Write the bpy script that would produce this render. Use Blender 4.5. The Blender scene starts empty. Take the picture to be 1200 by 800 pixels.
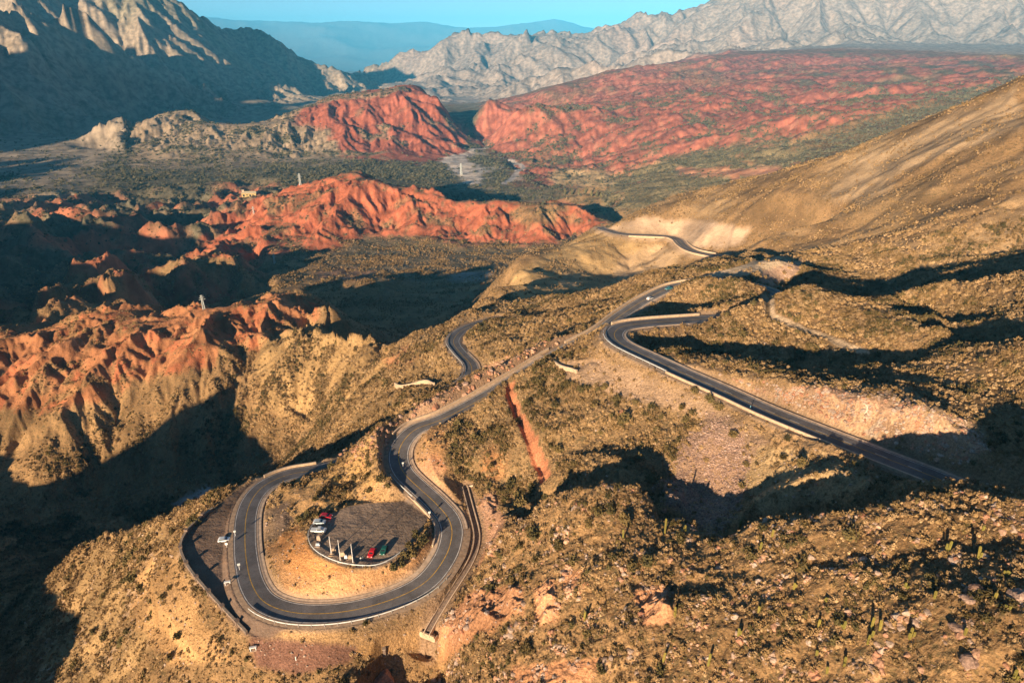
import bpy, bmesh, math, random
import numpy as np
from mathutils import Vector, Matrix
random.seed(7)
rng = np.random.default_rng(7)
R = math.radians

# ------------------------------------------------------------------ camera, sky, sun, exposure
sc = bpy.context.scene
FPX = 800.0                       # focal length in pixels of the 1200 px wide photograph (24 mm on 36 mm)
PITCH = math.atan2(355, 800)
cp, sp = math.cos(PITCH), math.sin(PITCH)
cam_d = bpy.data.cameras.new('camera')
cam_d.sensor_width = 36.0
cam_d.lens = 24.0
cam_d.clip_start = 1.0
cam_d.clip_end = 90000.0
cam = bpy.data.objects.new('camera', cam_d)
sc.collection.objects.link(cam)
cam.location = (0, 0, 0)
cam.rotation_euler = (math.pi/2 - PITCH, 0, 0)
sc.camera = cam

SUN_AZ, SUN_EL = R(26.5), R(12.5)      # shadows run this far to the right of straight ahead
TAN_EL = math.tan(SUN_EL)
SDX, SDY = math.sin(SUN_AZ), math.cos(SUN_AZ)   # horizontal direction in which shadows fall
world = bpy.data.worlds.new('World')
sc.world = world
world.use_nodes = True
wn = world.node_tree
bgn = wn.nodes['Background']
skyn = wn.nodes.new('ShaderNodeTexSky')
skyn.sky_type = 'NISHITA'
skyn.sun_disc = False
skyn.sun_elevation = SUN_EL
skyn.sun_rotation = math.pi + SUN_AZ
skyn.altitude = 5000
skyn.air_density = 1.0
skyn.dust_density = 0.3
skyn.ozone_density = 2.6
tintn = wn.nodes.new('ShaderNodeMix'); tintn.data_type = 'RGBA'; tintn.blend_type = 'MULTIPLY'     # clear, dry, deep blue air
tintn.inputs[0].default_value = 1.0
tintn.inputs[7].default_value = (1.03, 1.0, 0.93, 1)
wn.links.new(skyn.outputs[0], tintn.inputs[6])
wn.links.new(tintn.outputs[2], bgn.inputs[0])
bgn.inputs[1].default_value = 0.055
sun_d = bpy.data.lights.new('sun', 'SUN')
sun_d.energy = 5.0
sun_d.angle = R(0.5)
sun_d.color = (1.0, 0.75, 0.51)
sun = bpy.data.objects.new('sun', sun_d)
sc.collection.objects.link(sun)
sun_vec = Vector((-SDX*math.cos(SUN_EL), -SDY*math.cos(SUN_EL), math.sin(SUN_EL)))
sun.rotation_euler = sun_vec.to_track_quat('Z', 'Y').to_euler()
sc.view_settings.view_transform = 'Standard'
sc.view_settings.look = 'None'
sc.view_settings.gamma = 1.0
sc.view_settings.use_curve_mapping = False
sc.view_settings.exposure = 1.25
sc.cycles.max_bounces = 3
sc.cycles.diffuse_bounces = 2
sc.cycles.volume_bounces = 0
sc.cycles.transparent_max_bounces = 4

# ------------------------------------------------------------------ survey helpers: sight lines from the camera station
def ray(px, py):
    rx = (px-600.0)/FPX; ry = (400.0-py)/FPX
    return np.array([rx, cp+ry*sp, -sp+ry*cp])
def PZ(px, py, z):
    d = ray(px, py); return d*(z/d[2])
def PT(px, py, t):
    return ray(px, py)*t
def project(x, y, z):
    """world -> photo pixel (numpy)"""
    dep = y*cp - z*sp
    dep = np.where(dep < 1e-3, 1e-3, dep)
    up = y*sp + z*cp
    return 600.0 + FPX*x/dep, 400.0 - FPX*up/dep
# ------------------------------------------------------------------ terrain survey: sight-line readings turned into world points
SPOT = []
def zs(txt, back=None):
    """'px py z' readings; back=[(dist, dz), ...] adds ground on the far side of a crest"""
    for w in txt.split(','):
        a = [float(v) for v in w.split()]
        p = PZ(*a)
        SPOT.append(p)
        if back:
            h = np.array([p[0], p[1]])/math.hypot(p[0], p[1])
            for dd, dz in back:
                SPOT.append(np.array([p[0]+h[0]*dd, p[1]+h[1]*dd, p[2]+dz]))
def ts(txt, back=None):
    for w in txt.split(','):
        a = [float(v) for v in w.split()]
        p = PT(*a)
        SPOT.append(p)
        if back:
            h = np.array([p[0], p[1]])/math.hypot(p[0], p[1])
            for dd, dz in back:
                SPOT.append(np.array([p[0]+h[0]*dd, p[1]+h[1]*dd, p[2]+dz]))
def band(crest, edge, depth, ws_=None):
    """a crest, the far edge of the shadow it throws across the hollow behind it, and the hollow"""
    C = [PZ(*[float(v) for v in w.split()]) for w in crest.split(',')]
    SPOT.extend(C)
    cu = [p[0]*SDY-p[1]*SDX for p in C]; cv = [p[2]+TAN_EL*(p[0]*SDX+p[1]*SDY) for p in C]; cs = [p[0]*SDX+p[1]*SDY for p in C]
    o = np.argsort(cu); cu = np.array(cu)[o]; cv = np.array(cv)[o]; cs = np.array(cs)[o]
    for w in edge.split(','):
        px, py = [float(v) for v in w.split()][:2]
        d = ray(px, py); ok = False
        for t in np.arange(90, 700, 0.5):
            p = d*t; u = p[0]*SDY-p[1]*SDX; s = p[0]*SDX+p[1]*SDY
            if u < cu[0]-12 or u > cu[-1]+12 or s < np.interp(u, cu, cs)+4: continue
            if p[2]+TAN_EL*s < np.interp(u, cu, cv):
                ok = True
                break
        if not ok:
            print('no shadow edge for', px, py); continue
        SPOT.append(p)
        s0 = np.interp(u, cu, cs); V0 = np.interp(u, cu, cv)
        for f, k in ((0.35, 0.85), (0.7, 0.8)):
            sm = s0+(s-s0)*f
            SPOT.append(np.array([u*SDY+sm*SDX, -u*SDX+sm*SDY, V0-TAN_EL*sm-depth*k]))
def ws(txt):
    for w in txt.split(','):
        SPOT.append(np.array([float(v) for v in w.split()]))

# near hill, bottom right of the view
band('600 602 -139,640 580 -129,680 569 -123.5,715 566 -121,745 571 -121,765 588 -122,800 612 -122,830 625 -120,880 612 -112,'
   '920 603 -106.5,960 600 -103,1000 597 -100,1040 588 -97,1080 576 -94.5,1120 571 -92,1160 575 -89,1200 578 -86,1300 590 -80',
     '620 588,650 565,690 553,730 549,765 560,785 585,870 603,900 585,930 575,960 569,1010 572', 10)
zs('700 600 -121.5,640 620 -131,700 640 -124,760 640 -120,850 660 -115,950 660 -104,1050 650 -96.5,1150 640 -90.5,600 660 -141,'
   '560 640 -148,545 665 -151.5,560 700 -149,620 700 -137,700 700 -126,800 700 -117.5,900 700 -110,1000 700 -101,1100 700 -93,'
   '1190 700 -88,540 740 -155,600 750 -142,680 750 -131,780 760 -122,900 760 -112,1020 760 -102.5,1120 770 -95,1200 770 -90,'
   '560 795 -152,640 795 -137,720 795 -129,820 795 -121,940 795 -112,1060 795 -102,1180 795 -94,600 900 -148,800 900 -126,'
   '1000 900 -112,1200 900 -98,400 900 -182,200 900 -205')
ws('2 197 -149,105 152 -108')
zs('820 470 -114.5,880 510 -112.5,930 545 -111.5,800 520 -121,850 540 -118.5,900 570 -117,820 580 -127,'
   '780 560 -128,860 600 -123.5')
zs('690 420 -119.5,660 420 -126,530 483 -144.5,640 470 -131,700 470 -125.5,760 470 -119.5,'
   '600 500 -137,650 520 -133.5,700 530 -130.5,760 530 -125.5,610 550 -145,560 500 -141.5,'
   '530 520 -144,520 550 -148,560 550 -147.5,590 562 -150,545 575 -151.5,800 470 -117,550 590 -154')
ts('650 422 294,630 433 288,600 446 289,574 461 285,556 471 283')
# hairpin bowl, lay-by and the spur that carries them
zs('420 690 -157.5,330 610 -160.5,350 660 -158.5,330 640 -160.5,480 660 -154.5,440 728 -160,400 745 -165,450 748 -166,350 770 -168.5,'
   '300 750 -165,425 812 -165.5,446 802 -167,400 830 -168,380 800 -169,475 778 -174.5,497 765 -173,490 797 -177,520 752 -166,530 778 -165,470 742 -164,495 733 -162.5,240 640 -162.5,230 620 -162.5,260 680 -163,250 600 -163,280 720 -164')
zs('205 640 -168,215 690 -171,195 660 -175,180 690 -184,230 720 -173,262 755 -169.5,150 700 -198,150 760 -197,220 780 -181,100 660 -222,90 720 -223,'
   '60 760 -234,110 795 -212,300 795 -172.5,260 780 -173.5,0 700 -262,0 760 -253,30 800 -236')
zs('285 564 -166,250 580 -171,200 602 -184,160 618 -196,120 628 -207,95 640 -217', back=[(25, -22), (70, -62)])
zs('400 538 -157,420 522 -150', back=[(14, -7), (45, -25), (90, -62)])
zs('440 507 -143.5,455 492 -141,480 482 -141.5', back=[(25, -16), (60, -38)])
zs('510 464 -141,530 452 -140.5,555 440 -139.5,577 430 -139', back=[(30, -18)])
zs('600 420 -139,640 397 -138')
zs('420 560 -155,440 575 -151.5,400 580 -156.5,380 590 -156.5,350 585 -160,450 550 -145.5,446 535 -144')
# far side of the spur: canyon, ridge with the pylon, pass road
zs('480 472 -181,440 490 -196,400 506 -216,420 470 -212,460 455 -197,500 450 -186,520 430 -184,500 410 -187,460 420 -196,440 440 -205,'
   '400 480 -222,380 500 -240,560 420 -174,575 440 -170')
zs('360 382 -219,390 394 -209', back=[(35, -20)])
zs('430 395 -204,452 409 -205', back=[(40, -30), (100, -75)])
zs('470 400 -196,487 391 -190,505 386 -186', back=[(40, -30), (130, -92)])
zs('520 387 -184,530 377 -181', back=[(40, -30)])
zs('540 367 -182,560 352 -187,575 338 -196', back=[(40, -32), (120, -95)])
ts('600 321 690', back=[(40, -22), (120, -70)])
zs('480 360 -302,420 375 -304,540 340 -304,560 320 -308,480 335 -306,400 355 -300')
zs('300 440 -243,340 420 -228,380 420 -222,340 460 -246,290 470 -255,240 430 -238,180 430 -240,120 440 -243,60 440 -245,0 440 -250,'
   '370 470 -246,300 500 -266,220 480 -259,200 520 -275,130 480 -259,60 490 -259,0 490 -263,60 540 -277,0 545 -282,180 545 -287,'
   '225 575 -299,300 540 -284,350 515 -269,160 610 -309,100 600 -303,40 620 -302,0 650 -290')
zs('0 382 -245,60 380 -240,110 365 -236,160 353 -232,220 362 -225,240 357 -224,277 357 -221,320 345 -222,353 338 -224,387 363 -222', back=[(50, -25), (150, -78)])
zs('60 330 -320,200 345 -312,150 335 -318,300 320 -318,0 340 -320,100 345 -314,150 332 -307,180 318 -296,215 304 -280,252 297 -281,285 312 -298')
zs('410 328 -290,450 325 -292,478 343 -298', back=[(35, -15)])
# valley floor and red ridges
zs('0 280 -330,100 250 -335,0 240 -338,200 260 -330,240 240 -332,50 215 -345,150 205 -348,300 215 -345,300 195 -352,100 185 -352,0 180 -350,400 195 -352,'
   '450 195 -354,0 160 -340,50 155 -338,130 170 -346,293 228 -340,-150 300 -330,-150 220 -345,-250 400 -310')
zs('383 208 -266,417 203 -256,440 207 -260,483 217 -270,507 227 -279,550 233 -283,590 237 -283,633 237 -281,657 238 -283,683 244 -289,710 258 -300', back=[(70, -38), (150, -68)])
zs('350 250 -297,400 252 -294,450 250 -300,420 272 -323,330 225 -290,300 275 -314,250 290 -326,300 292 -323,360 294 -323,393 284 -323,470 281 -323,520 284 -323,'
   '557 288 -323,600 289 -322,637 289 -321,653 282 -320,600 265 -304,560 265 -308,640 262 -300,500 255 -304,680 265 -306,'
   '450 300 -322,540 300 -321,400 320 -318,370 315 -320,500 310 -320,580 302 -319,280 255 -316,250 265 -322')
zs('560 215 -352,650 225 -347,600 205 -357,690 236 -338,735 243 -318,740 228 -310,760 212 -298,550 190 -368,600 187 -366,540 165 -380,560 155 -385,575 172 -378')
zs('160 185 -352,230 192 -355,300 190 -355,350 185 -357,400 190 -357,470 190 -360,530 180 -366,210 165 -322,400 150 -292,440 140 -275,350 162 -318,470 160 -318,520 170 -347')
zs('160 145 -290,200 132 -265,230 130 -258,265 145 -285,300 147 -288,340 130 -258,380 115 -225,430 110 -215,470 103 -195,500 107 -205,520 122 -240,528 140 -290',
   back=[(260, -75), (600, -140)])
zs('230 118 -352,150 120 -312,60 142 -335,400 105 -372,540 130 -392,540 145 -386,300 119 -354,480 112 -385')
# left mountain
ts('0 -70 4200,100 -30 4400,180 0 4600,220 12 4900,250 25 5200,300 50 5600,350 72 6000,400 90 6300,425 98 6500,455 108 6700', back=[(900, -180), (2500, -700)])
ts('-60 20 3200,0 20 3300,40 18 3400,80 24 3500,110 40 3550,135 70 3600', back=[(380, -150)])
ts('0 60 3150,60 60 3250,0 112 2900,100 90 3500,200 60 4300,300 85 4900,200 100 4000,360 102 5300,-200 -60 3600,-200 60 2900,-200 140 2300,-400 60 2500')
# grey mountains on the right, far basin and the far range
ts('420 88 8200,470 60 8000,520 46 7900,555 38 7800,600 42 7800,640 42 7700,700 35 7600,760 20 7500,800 12 7400,835 2 7200,860 -10 7000,950 -45 7000,1100 -70 7000,1200 -80 6800,1400 -90 6600',
   back=[(1500, -350), (4000, -900)])
ts('430 100 6700,520 114 5500,560 122 5000,640 100 5600,720 85 5900,500 90 6600,600 80 6600,700 60 6700,800 50 6600,900 20 6300,1000 20 6300,1100 20 6200,1200 10 6000,'
   '900 45 5800,1050 45 5600,1200 50 5200,1400 30 5200')
ts('300 78 24000,420 80 24000,550 78 25000,680 74 26000,200 70 24000,500 84 16000,400 86 15000')
ts('150 22 36000,230 20 36000,330 25 36000,400 29 36000,480 26 36000,560 31 36000,650 27 36000,690 34 36000,800 30 36000,50 24 36000,1000 30 36000,1200 30 36000,-200 20 36000', back=[(6000, -900)])
ts('300 50 31000,500 52 31000,650 50 31000,100 50 31000,1000 55 31000')
# red plateau
zs('600 160 -371,640 200 -352,700 196 -345,780 192 -320,850 172 -272,600 176 -366,640 178 -360,700 172 -336,560 152 -384')
ts('570 119 2900,600 131 2600,620 126 2700,640 150 2520,700 120 2900,800 110 3000,900 100 3000,1000 90 3000,850 62 4500,1000 55 4500,1170 72 3500,1100 100 2500,950 140 2000,'
   '720 82 4200,650 100 3700,780 150 2250,700 145 2500,860 150 2150,1150 95 2500,1250 80 2800,900 80 3700,1050 75 3600')
zs('800 203 -300,850 200 -275,760 185 -322,900 192 -248,820 185 -290')
# right mountain
ts('1300 30 620,1200 88 620,1150 110 650,1100 133 690,1050 155 730,1000 178 770,950 190 800,900 203 830,860 212 850,800 228 850,770 238 840,740 250 820,722 261 812',
   back=[(70, -28), (220, -100)])
ts('1200 150 520,1200 200 470,1200 250 430,1200 300 395,1100 180 560,1100 250 470,1100 310 410,1000 220 620,1000 270 520,1000 320 430,900 240 680,900 280 560,900 310 460,'
   '830 262 745,860 280 700,1300 120 520,1300 250 400,1400 200 420')
zs('800 308 -215,850 300 -204,880 291 -178')
zs('735 328 -150,772 316 -150,800 314 -150,830 306 -146,875 296 -142', back=[(40, -24)])
zs('640 388 -157,600 395 -166,580 410 -167')
zs('732 350 -146,692 358 -155,650 363 -168,607 369 -178', back=[(30, -6), (70, -15)])
ts('600 352 560,650 350 575,700 342 600,650 325 690,700 320 735,650 305 748,700 300 760,740 315 748,740 300 765,780 305 742,680 285 793,720 288 779,760 288 771,620 320 718,620 305 740')
zs('690 278 -218,660 290 -228,625 300 -235,600 310 -228', back=[(50, -25), (150, -70)])
# spurs and gullies beside the upper road
band('838 374 -116,850 366 -113.3,870 355 -110.5,895 345 -110,930 331 -107.5,1000 350 -107,1060 375 -104,1105 388 -102', '905 331,930 318,965 322,1000 335,1060 345,1100 372', 7)
band('1050 353 -110,1100 335 -104,1200 320 -95,1300 305 -86', '1060 345,1100 320,1150 311,1200 306', 7)
zs('1150 360 -104.5,1200 360 -98.5,1100 372 -106.5')
band('1030 428 -105.5,1110 405 -100.5,1200 398 -91,1300 390 -82', '1060 407,1120 384,1160 377,1200 374', 6)
band('790 408 -114.5,850 418 -110.5,920 428 -108,1000 432 -106', '800 394,850 402,920 412,1000 415', 5)
zs('850 381 -115.5,900 370 -111.5,950 380 -110.5,1000 387 -109.5,1050 395 -106.5')
zs('860 440 -108,900 450 -105,960 455 -100.8,1020 465 -97.5,1080 480 -95,1120 500 -95,1150 522 -98.5,1000 445 -103.5,1080 440 -102,1150 460 -98.5,1200 450 -95.5,1200 500 -97,1170 530 -100.5')
zs('785 360 -133,800 358 -130.5,812 336 -122.5,835 328 -119.5,860 326 -117.5,878 333 -118.5,884 341 -118,850 345 -122,830 353 -126,915 306 -125,890 318 -126')
# off-frame mountain on the left that shades the valley, and ground round the station
ws('-420 80 -150,-600 150 -160,-500 -60 -120,-200 40 -190,-300 -50 -160,0 20 -160,60 40 -118,120 60 -100,200 60 -88,0 -100 -150,-260 140 -225,-150 100 -200')
def us(u, s, V):
    return (u*SDY + s*SDX, -u*SDX + s*SDY, V - TAN_EL*s)
# skyline of the off-frame shading mountain: (u across the light, s along the light, height of the shade plane)
SKYL = [(-215, -130, -262), (-236, -130, -207), (-300, -125, -206), (-360, -120, -210), (-430, -110, -223), (-517, -100, -234), (-600, -100, -222), (-680, -100, -205), (-715, -100, -178),
                (-760, -100, -158), (-830, -100, -172), (-890, -100, -168), (-930, -100, -158), (-1050, -100, -152), (-1210, -110, -146), (-1400, -140, -131),
                (-1609, -180, -122), (-1800, -260, -106), (-2050, -350, -105), (-2300, -450, -90), (-2560, -550, -75), (-2680, -560, 40), (-2800, -560, 250), (-2920, -560, 310),
                (-3060, -560, 340), (-3300, -560, 380), (-3560, -560, 420), (-3764, -560, 440), (-3888, -560, 420), (-4000, -560, 550), (-4200, -560, 600), (-4600, -560, 500), (-5200, -560, 350)]
for u, s, V in SKYL:
    x, y, z = us(u, s, V)
    k = 1 + abs(u)/900.0
    SPOT.append(np.array([x, y, z]))
    for dd, dz in ((60*k, -38*k), (-70*k, -34*k)):
        SPOT.append(np.array([x+SDX*dd, y+SDY*dd, z+dz*(1.0 if u > -2600 else 1.4)]))

# low broken ridges in the shaded valley whose crests just reach the light
_su = np.array([a[0] for a in SKYL][::-1], float); _sv = np.array([a[2] for a in SKYL][::-1], float)
for line in ('50 346,62 334,75 329,90 339', '108 298,125 294,145 297,165 299,185 304', '130 243,142 250,155 257,168 263', '2 250,20 249,38 253', '68 242,80 248,92 254', '172 250,185 251,198 253', '197 244,210 238,228 239', '118 322,133 320,146 318'):
    for w in line.split(','):
        px, py = [float(v) for v in w.split()]; d = ray(px, py)
        for t in np.arange(700, 2200, 4.0):
            p = d*t; u = p[0]*SDY-p[1]*SDX; s = p[0]*SDX+p[1]*SDY
            if p[2]+TAN_EL*s < np.interp(u, _su, _sv)+21: break
        h = p[:2]/np.hypot(*p[:2])
        SPOT.append(p)
        for dd, dz in ((55, -22), (-50, -22)): SPOT.append(np.array([p[0]+h[0]*dd, p[1]+h[1]*dd, p[2]+dz]))

# ------------------------------------------------------------------ numpy noise
def _hash(ix, iy, seed):
    h = (ix.astype(np.uint32)*np.uint32(374761393) + iy.astype(np.uint32)*np.uint32(668265263) + np.uint32(seed*1013904223 & 0xffffffff))
    h = (h ^ (h >> np.uint32(13)))*np.uint32(1274126177)
    return h ^ (h >> np.uint32(16))
def gnoise(x, y, seed=0):
    x0 = np.floor(x); y0 = np.floor(y)
    fx = (x-x0).astype(np.float32); fy = (y-y0).astype(np.float32)
    ix = x0.astype(np.int64); iy = y0.astype(np.int64)
    u = fx*fx*fx*(fx*(fx*6-15)+10); v = fy*fy*fy*(fy*(fy*6-15)+10)
    def g(dx, dy):
        a = (_hash(ix+dx, iy+dy, seed) & np.uint32(0xffff)).astype(np.float32)*np.float32(2*math.pi/65536)
        return np.cos(a)*(fx-dx) + np.sin(a)*(fy-dy)
    a = g(0, 0); b = g(1, 0); c = g(0, 1); d = g(1, 1)
    return (a + u*(b-a) + v*(c-a) + u*v*(a-b-c+d))*np.float32(1.5)
def smooth(a, lo, hi):
    t = np.clip((a-lo)/(hi-lo), 0, 1)
    return t*t*(3-2*t)
def gullies(x, y, sx, sy, seed):
    """ribs and runnels that follow the fall line; (sx, sy) = unit vector across the slope; cell size 1. returns value and its derivative along s"""
    x0 = np.floor(x); y0 = np.floor(y)
    fx = (x-x0).astype(np.float32); fy = (y-y0).astype(np.float32)
    ix = x0.astype(np.int64); iy = y0.astype(np.int64)
    val = np.zeros_like(fx); der = np.zeros_like(fx); ws_ = np.zeros_like(fx)
    for i in (-1, 0, 1):
        for j in (-1, 0, 1):
            h = _hash(ix+i, iy+j, seed)
            hx = ((h & np.uint32(0xfff)).astype(np.float32)/4096-0.5)*0.9
            hy = (((h >> np.uint32(12)) & np.uint32(0xfff)).astype(np.float32)/4096-0.5)*0.9
            qx = fx-i-0.5-hx; qy = fy-j-0.5-hy
            w = np.exp(-(qx*qx+qy*qy)*2.2)
            ph = (qx*sx+qy*sy)*np.float32(2*math.pi)
            cv = np.cos(ph); val += (0.55*cv+0.45*(1-2*np.sqrt(np.clip((1-cv)*0.5, 0, 1))))*w; der += -np.sin(ph)*w; ws_ += w
    return val/ws_, der/ws_

# ------------------------------------------------------------------ roads as surveyed centre lines
def catmull(P, step=2.0):
    P = [np.array(p, float) for p in P]
    P = [2*P[0]-P[1]] + P + [2*P[-1]-P[-2]]
    out = []
    for i in range(1, len(P)-2):
        n = max(2, int(np.linalg.norm(P[i+1]-P[i])/0.5))
        t = np.linspace(0, 1, n, endpoint=False)[:, None]
        a, b, c, d = P[i-1], P[i], P[i+1], P[i+2]
        out.append(0.5*((2*b)+(-a+c)*t+(2*a-5*b+4*c-d)*t*t+(-a+3*b-3*c+d)*t**3))
    C = np.vstack(out+[P[-2][None]])
    for _ in range(12):
        C[1:-1] = C[1:-1]*0.5+(C[:-2]+C[2:])*0.25
    L = np.concatenate([[0], np.cumsum(np.linalg.norm(np.diff(C[:, :2], axis=0), axis=1))])
    q = np.linspace(0, L[-1], max(2, int(L[-1]/step)))
    C = np.stack([np.interp(q, L, C[:, k]) for k in range(3)], 1)
    z = C[:, 2].copy()
    for _ in range(40):
        z[1:-1] = z[1:-1]*0.5+(z[:-2]+z[2:])*0.25
    C[:, 2] = z
    return C
def pz(txt):
    return [PZ(*[float(v) for v in w.split()]) for w in txt.split(',')]
road_main = catmull(
    pz('1330 655 -101.2,1230 615 -102.4,1140 577 -104,1079 553 -105.6,960 506 -107.8,900 482 -109.4,850 459 -110.8,800 437 -112.2,772 424 -113,742 410 -113.8,727 402 -114.4,'
       '720 394 -114.9,722 387 -115.4,731 382 -116,760 378 -117.2,810 374.5 -119.4')
    + [np.array(p) for p in [(96, 299, -120.7), (115, 305, -121.8), (132, 317, -123.0), (141, 334, -124.2), (140, 352, -125.4), (131, 367, -126.8), (120, 379, -128.4)]]
    + pz('825 331 -130,800 333.5 -131,781 338.5 -131.9,756 351 -133.6,741 360 -134.5,725 371 -135.6,700 389.5 -137.2,650 416 -140,600 446.5 -142.6,552 474 -144.9,516 492 -146.2,490 501 -147,'
         '478 510 -147.6,470 521 -148.3,467 532 -149,468 543 -149.7,475 556 -150.5,494 574 -151.7,504 583 -152.4,515 594 -153.1,525 606 -153.9,529.5 619 -154.5,529 631 -155.1,522 652 -156,'
         '500 680.6 -157.3,462 701 -158.5,406 716 -159.9,350 718 -161,312.5 707 -161.9,296 686 -162.5,289 658 -163.1,287 630 -163.7,289 602 -164.3,297 582 -164.8,312 567 -165.3,339 555.5 -166,372 550 -166.9')
    + [np.array(p) for p in [(-72, 250, -168.2), (-61, 268, -169.8), (-51, 286, -171.3), (-41, 307, -173.2), (-33, 327, -174.6)]]
    + pz('545 447 -175.6,552.5 437 -176.2,551 426 -177,540 414 -178,531.5 402 -179,534.5 393 -180,543 386 -180.8')
    + [np.array(p) for p in [(-24, 440, -181.8), (-10, 452, -182.8)]], 2.0)
road_pass = catmull([PT(905, 300, 630)-np.array([0,0,15.0])] + pz('850 302 -202.5,834 299 -203.2,815 295 -204,805 290.5 -204.5,799 285.5 -205,795 281 -205.5,785 277.5 -206,765 276 -206.6,740 275 -207.3,722 272.7 -208,714 270 -208.5,707 268.5 -209,703 266 -209.6'), 3.0)
LOT_Z = -153.4
lot_poly = np.array([PZ(px, py, LOT_Z)[:2] for px, py in [(361, 627), (364, 640), (373, 649), (386, 656), (400, 661), (420, 664), (440, 664), (456, 658), (470, 648), (483, 636), (494, 620),
                     (502, 603), (497, 592), (485, 587), (460, 589), (430, 590), (408, 594), (392, 601), (376, 608), (366, 617)]])
LAY_Z = [(300, 748, -165.4), (283, 738, -165.2), (262, 714, -165), (240, 688, -164.8), (222, 665, -164.8), (213, 645, -164.9), (216, 630, -165), (230, 614, -165.2), (252, 597, -165.4),
         (278, 577, -165.7), (300, 566, -165.8), (303, 590, -164.9), (290, 620, -164.4), (288, 650, -163.8), (298, 690, -163), (320, 712, -162.6), (345, 724, -162.8), (340, 742, -164.4), (318, 751, -165.6)]
lay_poly = np.array([PZ(*p)[:2] for p in LAY_Z])

# ------------------------------------------------------------------ height field on a polar grid about the camera station
def seg(lo, hi, n):
    return np.linspace(lo, hi, n, endpoint=False)
QUAL = 1.0
def build_axes(k):
    az = np.concatenate([seg(-2.3, -0.9, int(170*k)), seg(-0.9, -0.82, int(30*k)), seg(-0.82, 0.84, int(1270*k)), np.linspace(0.84, 1.3, int(60*k))])
    lr = np.log
    q = np.concatenate([seg(lr(34), lr(88), int(60*k)), seg(lr(88), lr(130), int(190*k)), seg(lr(130), lr(460), int(640*k)), seg(lr(460), lr(1500), int(380*k)),
                        seg(lr(1500), lr(9500), int(400*k)), np.linspace(lr(9500), lr(46000), int(110*k))])
    return az, q

SP = np.array(SPOT)
s_az = np.arctan2(SP[:, 0], SP[:, 1]); s_q = np.log(np.hypot(SP[:, 0], SP[:, 1])); s_z = SP[:, 2]
# readings closer than 0.006 to one another are averaged (a solve needs distinct sites)
def solve_rbf():
    N = len(s_z)
    c2 = 0.012**2
    d2 = (s_az[:, None]-s_az[None])**2 + (s_q[:, None]-s_q[None])**2
    A = np.sqrt(d2+c2) - 2e-3*np.eye(N)
    Pm = np.stack([np.ones(N), s_az, s_q], 1)
    M = np.zeros((N+3, N+3)); M[:N, :N] = A; M[:N, N:] = Pm; M[N:, :N] = Pm.T
    # heights are solved relative to distance, so that near and far relief weigh alike
    sol = np.linalg.solve(M, np.concatenate([s_z, np.zeros(3)]))
    return sol, c2
SOL, C2 = solve_rbf()
def rbf(az, q):
    sh = az.shape; a = az.ravel(); b = q.ravel()
    out = np.empty(a.size)
    for i in range(0, a.size, 20000):
        d2 = (a[i:i+20000, None]-s_az[None])**2 + (b[i:i+20000, None]-s_q[None])**2
        out[i:i+20000] = np.sqrt(d2+C2) @ SOL[:-3] + SOL[-3] + SOL[-2]*a[i:i+20000] + SOL[-1]*b[i:i+20000]
    return out.reshape(sh)
AZ, Q = build_axes(QUAL)
NC, NR = len(AZ), len(Q)
A2, Q2 = np.meshgrid(AZ, Q)                      # rows run outward
RR = np.exp(Q2)
X = (RR*np.sin(A2)); Y = (RR*np.cos(A2))
ca = np.linspace(AZ[0], AZ[-1], 620); cq = np.linspace(Q[0], Q[-1], 560)
CZ = rbf(*np.meshgrid(ca, cq))
def upsample(C):
    fa = np.interp(AZ, ca, np.arange(len(ca))); fq = np.interp(Q, cq, np.arange(len(cq)))
    ia = np.clip(fa.astype(int), 1, len(ca)-3); iq = np.clip(fq.astype(int), 1, len(cq)-3)
    def wts(t):
        return [-0.5*t+t*t-0.5*t**3, 1-2.5*t*t+1.5*t**3, 0.5*t+2*t*t-1.5*t**3, -0.5*t*t+0.5*t**3]
    wa = wts(fa-ia); wq = wts(fq-iq)
    tmp = sum(w[None, :]*C[:, ia+k-1] for k, w in enumerate(wa))
    return sum(w[:, None]*tmp[iq+k-1] for k, w in enumerate(wq))
Z = upsample(CZ)
x32 = X.astype(np.float32); y32 = Y.astype(np.float32)

# region weights: polygons read off the photograph, laid on the ground they cover, with ranges
PPX, PPY = project(X, Y, Z)
MX0, MY0, MS = -400, -200, 2
MW, MH = 1000, 650
_gx, _gy = np.meshgrid(np.arange(MW)*MS+MX0, np.arange(MH)*MS+MY0)
def poly_mask(poly, blur=3):
    m = np.zeros((MH, MW), bool)
    n = len(poly)
    for i in range(n):
        x1, y1 = poly[i]; x2, y2 = poly[(i+1) % n]
        if y1 == y2: continue
        c = ((_gy >= min(y1, y2)) & (_gy < max(y1, y2)))
        m ^= c & (_gx < (x2-x1)*(_gy-y1)/(y2-y1)+x1)
    m = m.astype(np.float32)
    for _ in range(blur):
        m[1:-1] = (m[:-2]+m[1:-1]+m[2:])/3
        m[:, 1:-1] = (m[:, :-2]+m[:, 1:-1]+m[:, 2:])/3
    return m
def pts(txt):
    v = [float(a) for a in txt.replace(',', ' ').split()]
    return list(zip(v[::2], v[1::2]))
def region(txt, r0=0, r1=1e9, blur=3, jit=0.0, lam=None, seed=3):
    m = poly_mask(pts(txt), blur)
    jx = PPX; jy = PPY
    if jit:
        jx = PPX + jit*JN1; jy = PPY + jit*0.6*JN2
    ix = np.clip(((jx-MX0)/MS).astype(int), 0, MW-1); iy = np.clip(((jy-MY0)/MS).astype(int), 0, MH-1)
    w = m[iy, ix]
    if r0 > 0: w = w*smooth(RR, r0*0.97, r0*1.03)
    if r1 < 1e8: w = w*(1-smooth(RR, r1*0.97, r1*1.03))
    return w.astype(np.float32)
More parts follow.
